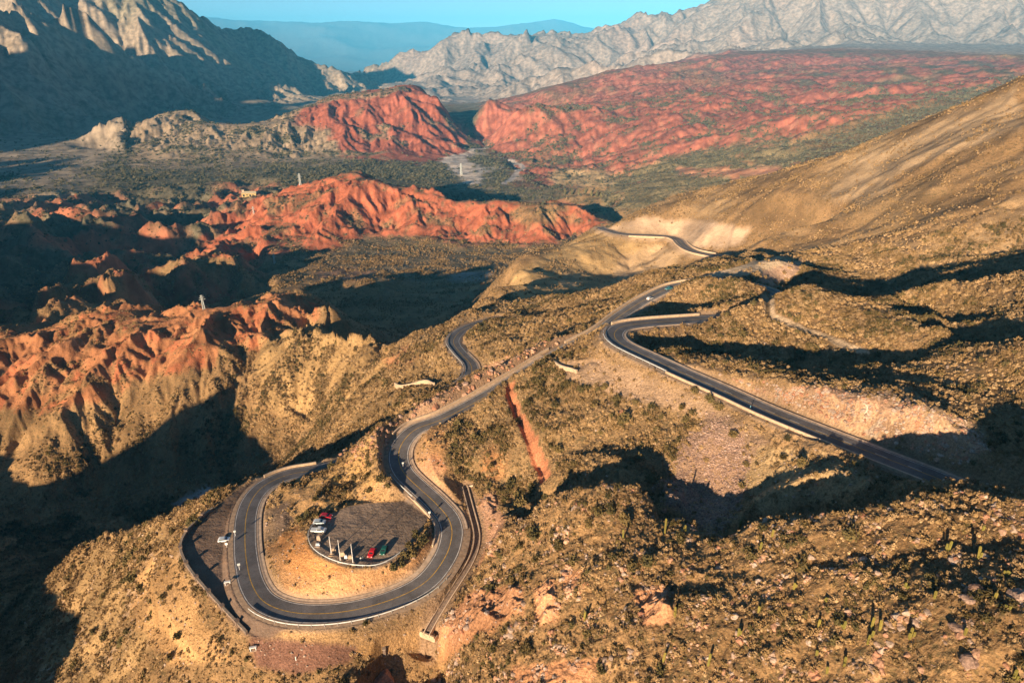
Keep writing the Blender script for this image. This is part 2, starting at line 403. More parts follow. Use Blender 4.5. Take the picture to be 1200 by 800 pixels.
# outline jitter, of a size in proportion to distance, but tied to world positions
def octv(lam, seed):
    return gnoise(x32/lam, y32/lam, seed)
lvl = np.log2(np.clip(RR, 60, 20000)/60.0)
def prop_noise(k, seed):
    """noise whose wavelength is about k*distance, blended between fixed world octaves"""
    out = np.zeros_like(x32)
    for i in range(0, 9):
        w = np.clip(1-np.abs(lvl-i), 0, 1).astype(np.float32)
        m = w > 0
        if m.any():
            lam = 60*2.0**i*k
            out[m] += w[m]*gnoise(x32[m]/lam, y32[m]/lam, seed+i)
    return out
JN1 = prop_noise(0.03, 11)*1.0 + prop_noise(0.01, 31)*0.6
JN2 = prop_noise(0.03, 51)*1.0 + prop_noise(0.01, 71)*0.6

gq = np.gradient(Z, Q, axis=0)/RR; ga = np.gradient(Z, AZ, axis=1)/RR
GX = gq*np.sin(A2)+ga*np.cos(A2); GY = gq*np.cos(A2)-ga*np.sin(A2)
def erode(mask, layers, seed, s0=0.03, s1=0.25, rough=True):
    """carve fall-line gullies; layers = [(wavelength, amplitude)]"""
    global Z
    sel = mask > 0.01
    if not sel.any(): return
    xs = x32[sel]; ys = y32[sel]
    gx = GX[sel].copy(); gy = GY[sel].copy()
    dz = np.zeros(sel.sum())
    for i, (lam, amp) in enumerate(layers):
        # warp so that ribs are not straight
        wx = gnoise(xs/(lam*2.3), ys/(lam*2.3), seed+50+i)*0.45; wy = gnoise(xs/(lam*2.3)+7.7, ys/(lam*2.3), seed+80+i)*0.45
        m = np.hypot(gx, gy)+1e-6
        sx = (-gy/m).astype(np.float32); sy = (gx/m).astype(np.float32)
        v, d = gullies(xs/lam+wx, ys/lam+wy, sx, sy, seed+i)
        st = smooth(m, s0, s1)
        dz += amp*st*v
        k = amp*st*d*2*math.pi/lam*0.8
        gx += k*sx; gy += k*sy
    Z[sel] += dz*mask[sel]
def fbm(mask, lam0, amp0, octs, seed, gain=0.5, ridged=False):
    global Z
    sel = mask > 0.01
    if not sel.any(): return
    xs = x32[sel]; ys = y32[sel]; rr = RR[sel]
    out = np.zeros(sel.sum()); lam, amp = lam0, amp0
    for o in range(octs):
        fade = smooth(lam/(rr*0.0028), 1.2, 3.0)
        if fade.max() > 0:
            n = gnoise(xs/lam, ys/lam, seed+o)
            if ridged: n = 0.5-np.abs(n)*1.6
            out += amp*n*fade
        lam *= 0.5; amp *= gain
    Z[sel] += out*mask[sel]

one = np.ones_like(x32)
# pylon ridge and its flank
m_pyl = region('-100 375,60 372,160 345,240 350,330 338,390 355,420 390,450 400,460 420,380 500,330 470,300 530,180 570,-100 600', 400, 760, 4)
erode(m_pyl, [(75, 6.5), (33, 4.2), (15, 2.4), (7, 1.0)], 101, 0.02, 0.2)
m_val = region('-390 200,240 196,330 215,300 280,320 335,240 350,60 372,-390 390', 700, 2000, 6)
Z -= 15*m_val
fbm(m_val, 150, 32, 5, 211, 0.5, True)
erode(m_val, [(60, 5), (26, 2.0)], 121, 0.02, 0.2)
m_k3 = region('225 300,250 250,330 205,380 198,480 205,520 222,600 230,660 230,715 258,655 287,560 294,430 275,395 290,340 300', 1000, 1600, 4)
erode(m_k3, [(120, 10), (45, 5.5), (20, 3.2), (9, 1.5)], 131, 0.08, 0.4)
fbm(m_k3, 90, 9, 5, 231)
m_g = region('150 200,150 140,200 126,300 140,380 108,470 95,535 112,550 185,440 192', 1900, 3300, 3)
erode(m_g, [(190, 16), (80, 12), (36, 6), (17, 2.5)], 141, 0.06, 0.35)
m_lm = (1-m_g)*smooth(-A2, 0.13, 0.2)*smooth(RR+1500*np.clip(-A2-0.42, 0, 0.15)/0.15, 3000, 3900)*(1-smooth(RR, 9000, 12000))
erode(m_lm.astype(np.float32), [(900, 105), (380, 48), (160, 24), (80, 13), (40, 6)], 151, 0.05, 0.3)
m_gm = smooth(A2, -0.22, -0.16)*smooth(RR, 4900, 5600)*(1-smooth(RR, 11000, 14000))
erode(m_gm.astype(np.float32), [(1000, 130), (430, 64), (190, 26), (90, 9), (45, 3)], 161, 0.03, 0.2)
m_far = smooth(RR, 26000, 32000)
fbm(m_far, 9000, 240, 5, 241, 0.5, True)
m_rp = region('555 160,570 118,640 112,720 78,850 52,1000 46,1200 66,1300 80,1120 115,1000 150,900 200,840 178,780 196,640 215,600 200,590 180', 1600, 4800, 3)
erode(m_rp, [(430, 13), (190, 10), (85, 7), (40, 4.5), (20, 2.5)], 171, 0.01, 0.12)
fbm(m_rp, 480, 26, 6, 251, 0.5)
m_low = region('700 180,820 170,900 170,960 180,860 215,760 245,700 240,640 235,600 210,650 195', 1100, 2100, 3)
erode(m_low, [(90, 7), (40, 3)], 181, 0.03, 0.2)
m_rm = smooth(A2, 0.1, 0.2)*smooth(RR, 400, 500)*(1-smooth(RR, 800, 1000))
erode(m_rm.astype(np.float32), [(120, 4.0), (48, 2.2), (20, 1.0)], 191, 0.05, 0.3)
m_ds = region('560 400,600 300,700 265,760 290,830 300,760 330,640 400', 380, 900, 4)
erode(m_ds, [(60, 1.4), (25, 0.7)], 195, 0.05, 0.3)
m_near = 1-smooth(RR, 380, 460)
m_clf = region('512 738,522 708,556 690,606 686,612 712,560 735,530 758', 80, 260, 3)+region('626 690,648 676,654 722,630 734', 80, 260, 3)+region('742 690,778 682,786 728,750 734', 80, 260, 3)+region('555 590,578 575,590 612,570 648,556 642', 80, 260, 3)
m_n1 = region('505 800,520 700,600 600,640 578,720 560,780 590,830 620,900 602,1000 592,1120 566,1300 570,1300 1000,500 1000', 0, 240, 3)
m_rs = smooth(A2, 0.12, 0.2)*smooth(RR, 170, 200)
erode((m_near*(1-m_n1)*(1-0.7*m_rs)).astype(np.float32), [(30, 1.5), (13, 0.7)], 201, 0.1, 0.4)
erode(m_n1, [(30, 0.9), (13, 0.55), (6, 0.3)], 205, 0.1, 0.5)
fbm(m_near.astype(np.float32), 16, 0.7, 5, 261, 0.6)
fbm(np.clip(m_clf, 0, 1), 9, 2.4, 5, 267, 0.5, True)
fbm(m_n1, 9, 0.55, 5, 265, 0.65, True)
fbm(((1-m_near)*(1-smooth(RR, 1000, 2000))).astype(np.float32), 28, 1.3, 5, 271, 0.55)
fbm(smooth(RR, 1000, 2000).astype(np.float32)*(1-smooth(RR, 12000, 15000)).astype(np.float32), 120, 4.0, 5, 281, 0.55)
m_offm = smooth(-A2, 0.85, 0.95).astype(np.float32)
fbm(m_offm*smooth(RR, 700, 1500).astype(np.float32), 400, 60, 4, 291)
fbm(m_offm*(1-smooth(RR, 700, 1500)).astype(np.float32), 60, 7, 4, 295)

# ------------------------------------------------------------------ benches for roads, car park and lay-by
def window(x, y, rad):
    r = math.hypot(x, y); a = math.atan2(x, y)
    i0, i1 = np.searchsorted(Q, [math.log(max(r-rad, 35)), math.log(r+rad)])
    da = math.asin(min(0.99, rad/r))
    j0, j1 = np.searchsorted(AZ, [a-da, a+da])
    return slice(i0, i1), slice(j0, j1)
def road_field(C, rad):
    D = np.full(Z.shape, 1e6, np.float32); ZR = np.zeros(Z.shape, np.float32); IX = np.zeros(Z.shape, np.int16)
    for i in range(len(C)-1):
        a, b = C[i], C[i+1]
        mx, my = (a[0]+b[0])/2, (a[1]+b[1])/2
        s = window(mx, my, rad)
        dx, dy = b[0]-a[0], b[1]-a[1]; L2 = dx*dx+dy*dy
        t = np.clip(((X[s]-a[0])*dx+(Y[s]-a[1])*dy)/L2, 0, 1)
        d = np.hypot(X[s]-a[0]-t*dx, Y[s]-a[1]-t*dy)
        m = d < D[s]
        D[s][m] = d[m]; ZR[s][m] = (a[2]+t*(b[2]-a[2]))[m]; IX[s][m] = i
    return D, ZR, IX
def bench(D, ZR, hw, cut, fill, lim, drop=0.25):
    global Z
    m = D < lim
    if not np.isscalar(hw): hw = hw[m]
    if not np.isscalar(cut): cut = cut[m]
    d = np.clip(D[m]-hw, 0, None)
    hi = ZR[m]-drop+d*cut; lo = ZR[m]-drop-d*fill
    z = np.clip(Z[m], lo, hi)
    k = smooth(D[m], lim*0.8, lim)
    Z[m] = z*(1-k)+Z[m]*k
def poly_dist(poly, rad):
    c = poly.mean(0); R0 = np.hypot(*(poly-c).T).max()
    s = window(c[0], c[1], R0+rad)
    xs, ys = X[s], Y[s]
    D = np.full(xs.shape, 1e6); inside = np.zeros(xs.shape, bool)
    n = len(poly)
    for i in range(n):
        a, b = poly[i], poly[(i+1) % n]
        dx, dy = b-a; L2 = dx*dx+dy*dy
        t = np.clip(((xs-a[0])*dx+(ys-a[1])*dy)/L2, 0, 1)
        D = np.minimum(D, np.hypot(xs-a[0]-t*dx, ys-a[1]-t*dy))
        c_ = (a[1] > ys) != (b[1] > ys)
        inside ^= c_ & (xs < (b[0]-a[0])*(ys-a[1])/(b[1]-a[1]+1e-12)+a[0])
    out = np.full(Z.shape, 1e6, np.float32)
    out[s] = np.where(inside, 0, D)
    return out
ROCKY = (0.55+0.45*prop_noise(0.02, 91)).astype(np.float32)     # cut faces are uneven
# lay-by: a sloping shelf fitted to its outline
lz = np.array([p[2] for p in LAY_Z])
Acoef = np.linalg.lstsq(np.c_[lay_poly, np.ones(len(lay_poly))], lz, rcond=None)[0]
D_lay = poly_dist(lay_poly, 25)
bench(D_lay, (X*Acoef[0]+Y*Acoef[1]+Acoef[2]).astype(np.float32), 0.5, 0.3, 0.75, 14, 0.0)
D_pass, ZR_pass, _ = road_field(road_pass, 60)
bench(D_pass, ZR_pass, 7.0, 0.9, 0.75, 60)
D_main, ZR_main, I_main = road_field(road_main, 42)
# bank steepness along the road: (first sample, cut slope, half width)
def along(pairs):
    xs = [a for a, b in pairs]; ys = [b for a, b in pairs]
    return np.interp(np.arange(len(road_main)), xs, ys).astype(np.float32)[I_main]
CUT = along([(0, 1.7), (80, 1.7), (100, 1.3), (120, 2.4), (185, 2.4), (205, 2.0), (255, 2.0), (275, 2.2), (305, 2.2), (320, 1.2), (395, 1.2), (405, 2.4), (470, 2.4), (480, 1.1)])
HW = along([(0, 6.2), (115, 6.2), (125, 5.2), (180, 5.2), (195, 6.2), (400, 6.2), (405, 5.2), (440, 5.2), (450, 6.2)])
bench(D_main, ZR_main, HW, CUT, 0.8, 40)
D_lot = poly_dist(lot_poly, 25)
bench(D_lot, np.full(Z.shape, LOT_Z, np.float32), 0.8, 1.1, 0.62, 22, 0.0)
bench(D_main, ZR_main, 5.6, 1.25, 0.9, 12)
# broken rock in the cut beside the upper straight
_c = (smooth(D_main, 6.3, 7.5)*(1-smooth(D_main, 20, 30))*smooth(-I_main.astype(np.float32), -85, -70)*smooth(X-Y*0.42, 0, 6)).astype(np.float32)
_s = _c > 0.01
_u = (x32*0.87-y32*0.5)[_s]; _v = (x32*0.5+y32*0.87)[_s]
Z[_s] += (_c[_s]*(1.5*gnoise(_u/7, _v/14, 601)+1.3*(0.4-np.abs(gnoise(_u/3.2, _v/7, 602)))+0.6*(0.4-np.abs(gnoise(_u/1.4, _v/3, 603)))))

# ------------------------------------------------------------------ gutters, scars and tracks cut into the ground
def rc(i, j):
    return Z[i, j]
def ground(x, y):
    x = np.asarray(x, float); y = np.asarray(y, float)
    a = np.arctan2(x, y); q = np.log(np.hypot(x, y))
    fa = np.interp(a, AZ, np.arange(NC)); fq = np.interp(q, Q, np.arange(NR))
    i = np.clip(fq.astype(int), 0, NR-2); j = np.clip(fa.astype(int), 0, NC-2)
    u = fa-j; v = fq-i
    return Z[i, j]*(1-u)*(1-v)+Z[i, j+1]*u*(1-v)+Z[i+1, j]*(1-u)*v+Z[i+1, j+1]*u*v
def spot(px, py, tmin=60, tmax=9000):
    """where the sight line through a photo pixel first meets the ground"""
    d = ray(px, py)
    t = tmin*np.exp(np.linspace(0, math.log(tmax/tmin), 4000))
    below = d[2]*t < ground(d[0]*t, d[1]*t)
    k = int(np.argmax(below))
    if not below[k]: return d*tmax
    lo, hi = t[max(k-1, 0)], t[k]
    for _ in range(20):
        m = (lo+hi)/2
        if d[2]*m < ground(d[0]*m, d[1]*m): hi = m
        else: lo = m
    p = d*hi
    return np.array([p[0], p[1], float(ground(p[0], p[1]))])
def path(txt, step=1.0):
    return catmull([spot(*[float(v) for v in w.split()]) for w in txt.split(',')], step)
def trench(C, w, depth, rad=20):
    global Z
    D, _, _ = road_field(C, rad)
    Z -= depth*np.exp(-(D/w)**2)
    return D
chan = catmull(pz('545 570 -153.2,549 585 -153.6,553 600 -154.2,557 615 -155,559 628 -155.6,557 643 -156.3,550 660 -157.3,539 678 -158.6,527 696 -160.1,516 714 -161.8,507 729 -163.3,500 742 -164.6'), 1.0)
D_chan, ZR_chan, _ = road_field(chan, 12)
bench(D_chan, ZR_chan, 2.0, 0.6, 0.6, 9, 0.2)
bench(D_main, ZR_main, 5.6, 9, 0.9, 9)
_m = D_chan < 0.95
Z[_m] = np.minimum(Z[_m], ZR_chan[_m]-1.5)
scar = path('598 449,597 458,602 470,607 484,617 502,624 518,628 530,635 545,639 558')
pit_poly = np.array([PZ(px, py, -166)[:2] for px, py in ((442, 776), (452, 762), (470, 752), (490, 747), (506, 747), (515, 760), (516, 790), (505, 830), (440, 830), (428, 805))])
D_pit = poly_dist(pit_poly, 12)
Z -= 9.0*(1-smooth(D_pit, 0.0, 3.5)).astype(np.float32)
D_scar = trench(scar, 1.7, 3.0)
foot = path('897 348,902 362,912 372,935 381,962 392,990 403,1012 412')
D_foot = trench(foot, 1.9, 0.7)
_lb = path('822 325,850 317.5,880 309,912 301.5')
D_ledge, ZR_l, _ = road_field(_lb, 14)
bench(D_ledge, ZR_l, 2.2, 1.2, 1.0, 12, 0.3)
D_ditch = trench(path('895 352,900 366,911 377,934 386,960 398,985 409'), 1.0, 1.0)
D_rill = trench(path('1190 243,1150 248,1110 256,1075 270,1048 281'), 1.6, 2.0, 30)
_rb = path('552 215,558 208,546 204,537 198,549 194,534 189,522 191,533 184,548 179,562 174,577 171,570 166,557 163,548 159,562 156,584 154', 8)
D_riv, _, _ = road_field(_rb, 120)
_rb = path('590 216,604 205,613 197,602 191,588 185', 8)
D_rd2, _, _ = road_field(_rb, 80)
_rb = path('640 172,618 164,600 160,575 155,556 158', 8)
D_rd3, _, _ = road_field(_rb, 80)
D_tr2 = trench(path('795 196,830 199,860 201,900 203'), 9, 2.0, 80)
# ------------------------------------------------------------------ what the ground is made of, place by place
PPX, PPY = project(X, Y, Z)
n_a = prop_noise(0.10, 401); n_b = prop_noise(0.035, 421); n_c = prop_noise(0.012, 441); n_d = prop_noise(0.25, 461)
g2q = np.gradient(Z, Q, axis=0)/RR; g2a = np.gradient(Z, AZ, axis=1)/RR
SLOPE = np.hypot(g2q, g2a).astype(np.float32)
COL = np.empty(Z.shape+(3,), np.float32); COL[:] = (0.275, 0.172, 0.08)
VEG = np.full(Z.shape, 0.85, np.float32)        # how much of the ground scrub covers
def tint(w, rgb, veg=None, k=1.0):
    w = np.clip(w*k, 0, 1)[..., None].astype(np.float32)
    COL[:] = COL*(1-w)+np.array(rgb, np.float32)*w
    if veg is not None:
        VEG[:] = VEG*(1-w[..., 0])+veg*w[..., 0]
def patchy(n, lo, hi):
    return smooth(n, lo, hi).astype(np.float32)
def reg(txt, r0=0, r1=1e9, jit=8, blur=2):
    return region(txt, r0, r1, blur, jit)
tint(patchy(n_a, 0.0, 0.7), (0.40, 0.25, 0.115), None, 0.7)
tint(patchy(n_b, 0.15, 0.6), (0.25, 0.155, 0.075), None, 0.6)
# far country
far = smooth(RR, 1000, 1300)
vall = (far*(1-smooth(RR, 4200, 5200))*(1-smooth(A2, 0.02, 0.12))).astype(np.float32)
tint(vall, (0.15, 0.13, 0.085), 0.85)
tint(vall*patchy(n_b, 0.1, 0.5), (0.30, 0.22, 0.15), None, 0.7)
tint(smooth(RR, 4600, 5400), (0.29, 0.24, 0.20), 0.1)
tint(m_lm, (0.31, 0.25, 0.18), 0.3)
tint(m_lm*patchy(n_a, 0.1, 0.5), (0.24, 0.21, 0.14), 0.5)
tint(m_gm*patchy(n_a, 0.1, 0.6), (0.33, 0.255, 0.205), 0.1, 0.8)
tint(smooth(RR, 13000, 17000), (0.24, 0.22, 0.20), 0.0)
# low tan hills and red hills across the valley
w = reg('150 200,150 140,200 126,300 140,350 125,420 190', 1900, 3600, 6); tint(w, (0.33, 0.25, 0.165), 0.4)
tint(w*patchy(n_b, 0.15, 0.45), (0.17, 0.15, 0.09), 0.6, 0.7)
w = reg('340 140,380 115,430 100,480 94,540 105,548 140,545 184,500 192,400 182,380 150', 1900, 3600, 10)
tint(w, (0.36, 0.115, 0.07), 0.2); tint(w*patchy(n_b+n_a*0.6, 0.1, 0.5), (0.30, 0.22, 0.14), 0.5, 0.8)
# red plateau
w = reg('552 165,566 118,620 108,720 80,850 56,1000 50,1180 68,1300 72,1180 92,1110 112,1000 140,900 165,850 172,800 192,745 198,720 215,650 220,600 215,598 192,570 178', 1500, 5200, 9)
tint(w, (0.345, 0.122, 0.078), 0.25)
tint(w*patchy(n_a+0.5*n_b, 0.0, 0.5), (0.28, 0.155, 0.085), 0.7, 0.9)
tint(w*patchy(n_b-0.2*n_a, 0.2, 0.45), (0.16, 0.13, 0.075), 0.8, 0.75)
tint(w*patchy(n_c+0.4*n_b, 0.25, 0.5), (0.19, 0.12, 0.07), 0.8, 0.6)
tint(w*(1-patchy(SLOPE+n_c*0.08, 0.10, 0.24)), (0.18, 0.125, 0.07), 0.85, 0.75)
tint(w*patchy(SLOPE+n_b*0.1, 0.5, 0.85), (0.42, 0.145, 0.09), 0.05, 0.9)
tint(w*patchy(n_c, 0.3, 0.5), (0.46, 0.22, 0.14), 0.1, 0.6)
w = reg('930 85,1060 78,1190 70,1190 92,1110 110,1000 120,940 110', 1500, 5200, 12); tint(w*patchy(n_b, -0.1, 0.3), (0.15, 0.12, 0.07), 0.8, 0.7)
w = reg('700 210,760 190,830 172,900 166,960 172,930 200,880 215,800 222,745 246,705 246', 1000, 2200, 6); tint(w, (0.24, 0.19, 0.10), 0.95)
tint(w*patchy(n_b, 0.2, 0.5), (0.34, 0.15, 0.08), 0.5, 0.7)
w = reg('790 196,840 200,905 194,935 199,900 206,830 206,795 203', 900, 2300, 4, 1); tint(w, (0.50, 0.24, 0.14), 0.05, 0.9)
w = reg('655 197,700 196,722 205,715 216,690 219,650 216,640 206', 1200, 2600, 4); tint(w, (0.42, 0.30, 0.16), 0.5)
# river gravels
for t, ww in (('548 157,590 153,612 160,635 172,620 172,590 164,555 163', 1), ('520 190,545 178,575 176,548 184,545 192,575 198,560 202,530 198', 1), ('533 203,548 198,560 210,550 214', 1),
              ('598 190,618 194,612 204,598 214,590 214,604 202', 1), ('518 205,560 200,600 190,600 192,562 205', .6)):
    tint(reg(t, 1200, 4500, 4, 1)*smooth(-Z, 349, 356)*(1-patchy(SLOPE, 0.12, 0.25)), (0.62, 0.52, 0.42), 0.05, ww)
w = reg('500 318,530 300,555 288,562 292,535 308,505 322', 700, 1500, 4, 1); tint(w, (0.36, 0.31, 0.25), 0.1, 0.9)
w = reg('196 590,232 570,250 566,244 582,215 600', 300, 700, 4, 1); tint(w, (0.40, 0.38, 0.36), 0.05, 0.9)
w = reg('520 322,560 316,585 318,560 330,530 330', 700, 1300, 4, 1); tint(w, (0.34, 0.32, 0.30), 0.2, 0.7)
FLAT = 1-patchy(SLOPE, 0.12, 0.25)
tint((1-smooth(D_riv+30*n_c, 12, 34))*FLAT, (0.66, 0.56, 0.45), 0.02)
tint(1-smooth(D_rd2, 6, 11), (0.42, 0.37, 0.33), 0.0)
tint((1-smooth(D_rd3, 8, 22))*smooth(-Z, 345, 352)*FLAT, (0.50, 0.38, 0.27), 0.05)
# red ridge in the valley and the red broken ground to its left
w = m_k3*1.0; w = reg('225 300,250 250,330 205,380 198,480 205,520 222,600 230,660 230,715 258,655 287,560 290,430 275,395 290,340 300', 1000, 1600, 7)
tint(w, (0.42, 0.135, 0.07), 0.18)
tint(w*patchy(n_b, 0.1, 0.45), (0.30, 0.17, 0.085), 0.7, 0.75)
tint(w*patchy(n_c+n_b*.4, 0.25, 0.5), (0.20, 0.14, 0.075), 0.9, 0.6)
tint(w*(1-patchy(SLOPE+n_c*0.15, 0.16, 0.36)), (0.25, 0.165, 0.085), 0.8, 0.8)
w = reg('605 240,640 236,665 238,650 262,610 262,590 250', 1000, 1600, 7); tint(w, (0.27, 0.19, 0.09), 0.9, 0.8)
w = m_val*patchy(n_a+0.5*n_b, -0.2, 0.3); tint(w, (0.40, 0.14, 0.075), 0.35, 0.9)
tint(m_val*patchy(n_b, 0.0, 0.4), (0.22, 0.15, 0.085), 0.8, 0.7)
w = reg('380 300,470 276,560 290,640 290,660 280,720 262,700 285,620 300,560 306,500 330,430 325,380 322', 800, 1600, 6); tint(w, (0.20, 0.15, 0.09), 0.95)
w = reg('372 318,400 312,450 318,420 330,372 330', 800, 1500, 6); tint(w, (0.26, 0.15, 0.09), 0.6)
# pylon ridge
w = reg('-100 370,60 372,160 345,240 350,330 338,372 352,372 372,330 380,350 400,300 408,262 400,250 430,170 440,120 470,60 480,-100 480', 400, 800, 12)
tint(w, (0.39, 0.175, 0.08), 0.6); tint(w*patchy(n_b, -0.1, 0.35), (0.29, 0.185, 0.085), 0.9, 0.85)
tint(w*patchy(n_b*0.8+n_c*0.4-n_a*0.4, 0.05, 0.35), (0.45, 0.15, 0.07), 0.25, 0.85)
w = reg('300 400,360 378,430 392,452 408,470 398,500 388,540 370,600 340,640 400,520 470,400 510,360 500,300 470', 330, 800, 8)
tint(w, (0.36, 0.235, 0.105), 0.7); tint(w*patchy(n_b, 0.1, 0.5), (0.27, 0.18, 0.08), 0.9, 0.7)
w = reg('445 420,480 400,495 405,480 425,460 432', 330, 600, 5); tint(w, (0.42, 0.19, 0.09), 0.4, 0.8)
# great tan slope below the pass road, and the mountain on the right
w = reg('598 322,640 295,690 268,740 280,800 300,770 318,735 328,700 352,650 380,600 380', 480, 900, 4)
tint(w, (0.42, 0.28, 0.125), 0.45)
w = reg('725 300,770 286,800 296,790 306,760 318,732 328,716 330', 500, 900, 5); tint(w, (0.50, 0.345, 0.19), 0.12)
w = reg('655 320,680 322,672 335,656 334', 500, 900, 4); tint(w, (0.48, 0.32, 0.17), 0.15, 0.8)
tint(m_rm*patchy(n_a, -0.1, 0.5), (0.43, 0.30, 0.16), 0.5, 0.7)
tint(m_rm*patchy(n_d, 0.1, 0.6), (0.30, 0.205, 0.10), 0.8, 0.6)
w = reg('960 230,1000 190,1100 140,1190 100,1200 150,1080 190,1010 240', 400, 1000, 10); tint(w, (0.45, 0.33, 0.20), 0.3, 0.6)
w = reg('715 268,745 255,830 258,880 268,868 285,838 290,815 290,790 276,740 271', 600, 900, 4, 1); tint(w, (0.50, 0.36, 0.235), 0.04)
w = reg('885 310,905 303,940 306,935 322,905 336,888 330', 330, 520, 4, 1); tint(w, (0.42, 0.28, 0.19), 0.05)
w = reg('822 322,870 312,915 300,930 304,880 322,840 330', 330, 520, 3, 1); tint(w, (0.46, 0.35, 0.22), 0.05)
# near slopes
w = reg('560 430,640 400,700 440,800 470,860 500,780 560,690 560,600 600,540 570,500 540', 150, 330, 6); tint(w, (0.285, 0.185, 0.088), 1.0)
w = reg('480 520,500 500,530 500,520 540,545 590,520 590,490 560,478 540', 180, 320, 5); tint(w, (0.50, 0.28, 0.12), 0.25)
w = reg('490 535,512 530,525 548,515 560,497 556', 180, 320, 4); tint(w, (0.50, 0.22, 0.12), 0.1, 0.8)
w = reg('560 545,572 520,595 530,590 560,570 565', 180, 320, 5); tint(w, (0.48, 0.24, 0.10), 0.35, 0.8)
w = reg('650 425,700 420,760 440,830 470,870 500,800 480,740 470,690 450,660 445', 180, 330, 6); tint(w, (0.40, 0.27, 0.165), 0.18)
w = reg('770 575,800 520,838 486,868 520,880 560,860 600,835 628,800 610', 130, 300, 16); tint(w, (0.31, 0.20, 0.13), 0.06, 0.85)
w = reg('830 470,900 515,880 560,850 520,820 490', 130, 300, 5); tint(w, (0.28, 0.19, 0.13), 0.1, 0.8)
w = reg('890 520,960 530,1040 560,980 585,890 600,870 560', 120, 300, 6); tint(w, (0.36, 0.25, 0.125), 0.35)
w = reg('770 425,860 452,920 455,980 452,1060 470,1130 495,1160 525,1130 540,1040 520,930 478,850 450', 120, 300, 4, 1)
tint(w, (0.46, 0.29, 0.18), 0.06); tint(w*patchy(n_c+n_b*0.5, 0.1, 0.4), (0.44, 0.17, 0.09), 0.02, 0.75); tint(w*patchy(n_c*1.1-n_b*.4, 0.25, 0.45), (0.55, 0.47, 0.38), 0.02, 0.85)
w = reg('980 445,1060 455,1150 500,1160 520,1110 500,1040 470,970 455', 120, 300, 5); tint(w, (0.28, 0.20, 0.12), 0.25, 0.8)
w = m_n1; tint(w, (0.305, 0.187, 0.085), 0.85)
tint(w*patchy(n_c+0.6*n_b, 0.0, 0.35), (0.20, 0.125, 0.06), 0.9, 0.75)
tint(w*patchy(n_b, 0.15, 0.5), (0.46, 0.29, 0.15), 0.45, 0.8)
for t in ('520 720,560 690,610 685,612 715,560 745,515 760', '628 690,646 678,650 725,632 730', '745 690,775 685,780 725,750 730', '505 745,530 730,540 755,520 775', '655 668,680 668,678 690,660 690', '600 780,700 770,690 800,600 800'):
    tint(reg(t, 80, 260, 7), (0.50, 0.25, 0.12), 0.0, 1.0)
tint(np.clip(m_clf, 0, 1), (0.52, 0.27, 0.14), 0.0)
w = reg('560 585,580 575,590 610,570 645,558 640', 150, 280, 4); tint(w, (0.48, 0.28, 0.17), 0.1)
w = reg('305 560,345 550,400 530,440 505,470 500,455 560,440 590,400 600,350 610,310 600', 180, 320, 5); tint(w, (0.40, 0.25, 0.10), 0.7)
w = reg('330 580,360 566,380 590,350 612,335 608', 180, 320, 5); tint(w, (0.48, 0.29, 0.13), 0.2, 0.8)
w = reg('415 570,455 560,470 580,440 592,415 592', 180, 320, 4); tint(w, (0.48, 0.29, 0.13), 0.15, 0.8)
w = reg('310 640,350 612,365 650,420 670,480 655,510 620,500 660,460 690,390 706,335 695', 150, 320, 3, 1); tint(w, (0.52, 0.255, 0.095), 0.10)
w = reg('300 600,335 585,345 605,320 635,302 640', 150, 320, 3, 1); tint(w, (0.20, 0.14, 0.095), 0.1)
w = reg('210 640,260 600,285 580,300 600,140 800,40 800,60 690,100 640,180 610', 120, 400, 5); tint(w, (0.35, 0.23, 0.105), 0.62)
tint(w*patchy(n_b, 0.1, 0.5), (0.46, 0.32, 0.20), 0.35, 0.8)
w = reg('160 660,200 640,240 730,270 770,200 780,150 720', 120, 400, 6); tint(w, (0.50, 0.30, 0.13), 0.25, 0.8)
w = reg('285 728,420 742,500 735,495 758,430 770,350 752', 120, 260, 3, 1); tint(w, (0.48, 0.28, 0.11), 0.12)
for txt in ('440 530,480 480,560 435,660 390,690 395,600 436,520 480,470 520,450 545',):
    tint(reg(txt, 200, 360, 4), (0.36, 0.22, 0.145), 0.12)
# worked ground
tint((1-smooth(D_main, 9.0, 13.0+3*n_b)), (0.36, 0.24, 0.13), 0.12, 0.5)
tint((1-smooth(D_main, 5.5, 7.5)), (0.33, 0.235, 0.155), 0.0)
tint((1-smooth(D_pass, 8, 14)), (0.46, 0.33, 0.21), 0.02, 0.8)
tint((1-smooth(D_lay, 0.0, 1.6)), (0.20, 0.14, 0.10), 0.0)
tint((1-smooth(D_lay, 0.0, 1.0))*patchy(n_c+n_b, 0.15, 0.5), (0.235, 0.15, 0.10), 0.0, 0.6)
tint(reg('290 745,420 755,410 775,350 790,300 780', 120, 260, 3), (0.20, 0.105, 0.07), 0.03)
tint((1-smooth(D_lot, 0.0, 0.8)), (0.27, 0.20, 0.145), 0.0)
tint((1-smooth(D_lot, 0.0, 0.8))*patchy(n_c+n_b, 0.1, 0.6), (0.22, 0.165, 0.12), 0.0, 0.6)
tint((1-smooth(D_scar+n_c, 1.3, 2.6)), (0.48, 0.20, 0.10), 0.03)
tint((1-smooth(D_ledge, 2.0, 4.5)), (0.50, 0.38, 0.24), 0.03)
tint((1-smooth(D_foot, 1.5, 2.6)), (0.50, 0.37, 0.23), 0.0)
tint((1-smooth(D_ditch, 0.6, 1.3)), (0.16, 0.11, 0.06), 0.6)
tint((1-smooth(D_chan, 2.0, 4.0)), (0.30, 0.20, 0.12), 0.1)
tint(1-smooth(D_tr2, 6, 12), (0.48, 0.22, 0.12), 0.02, 0.8)

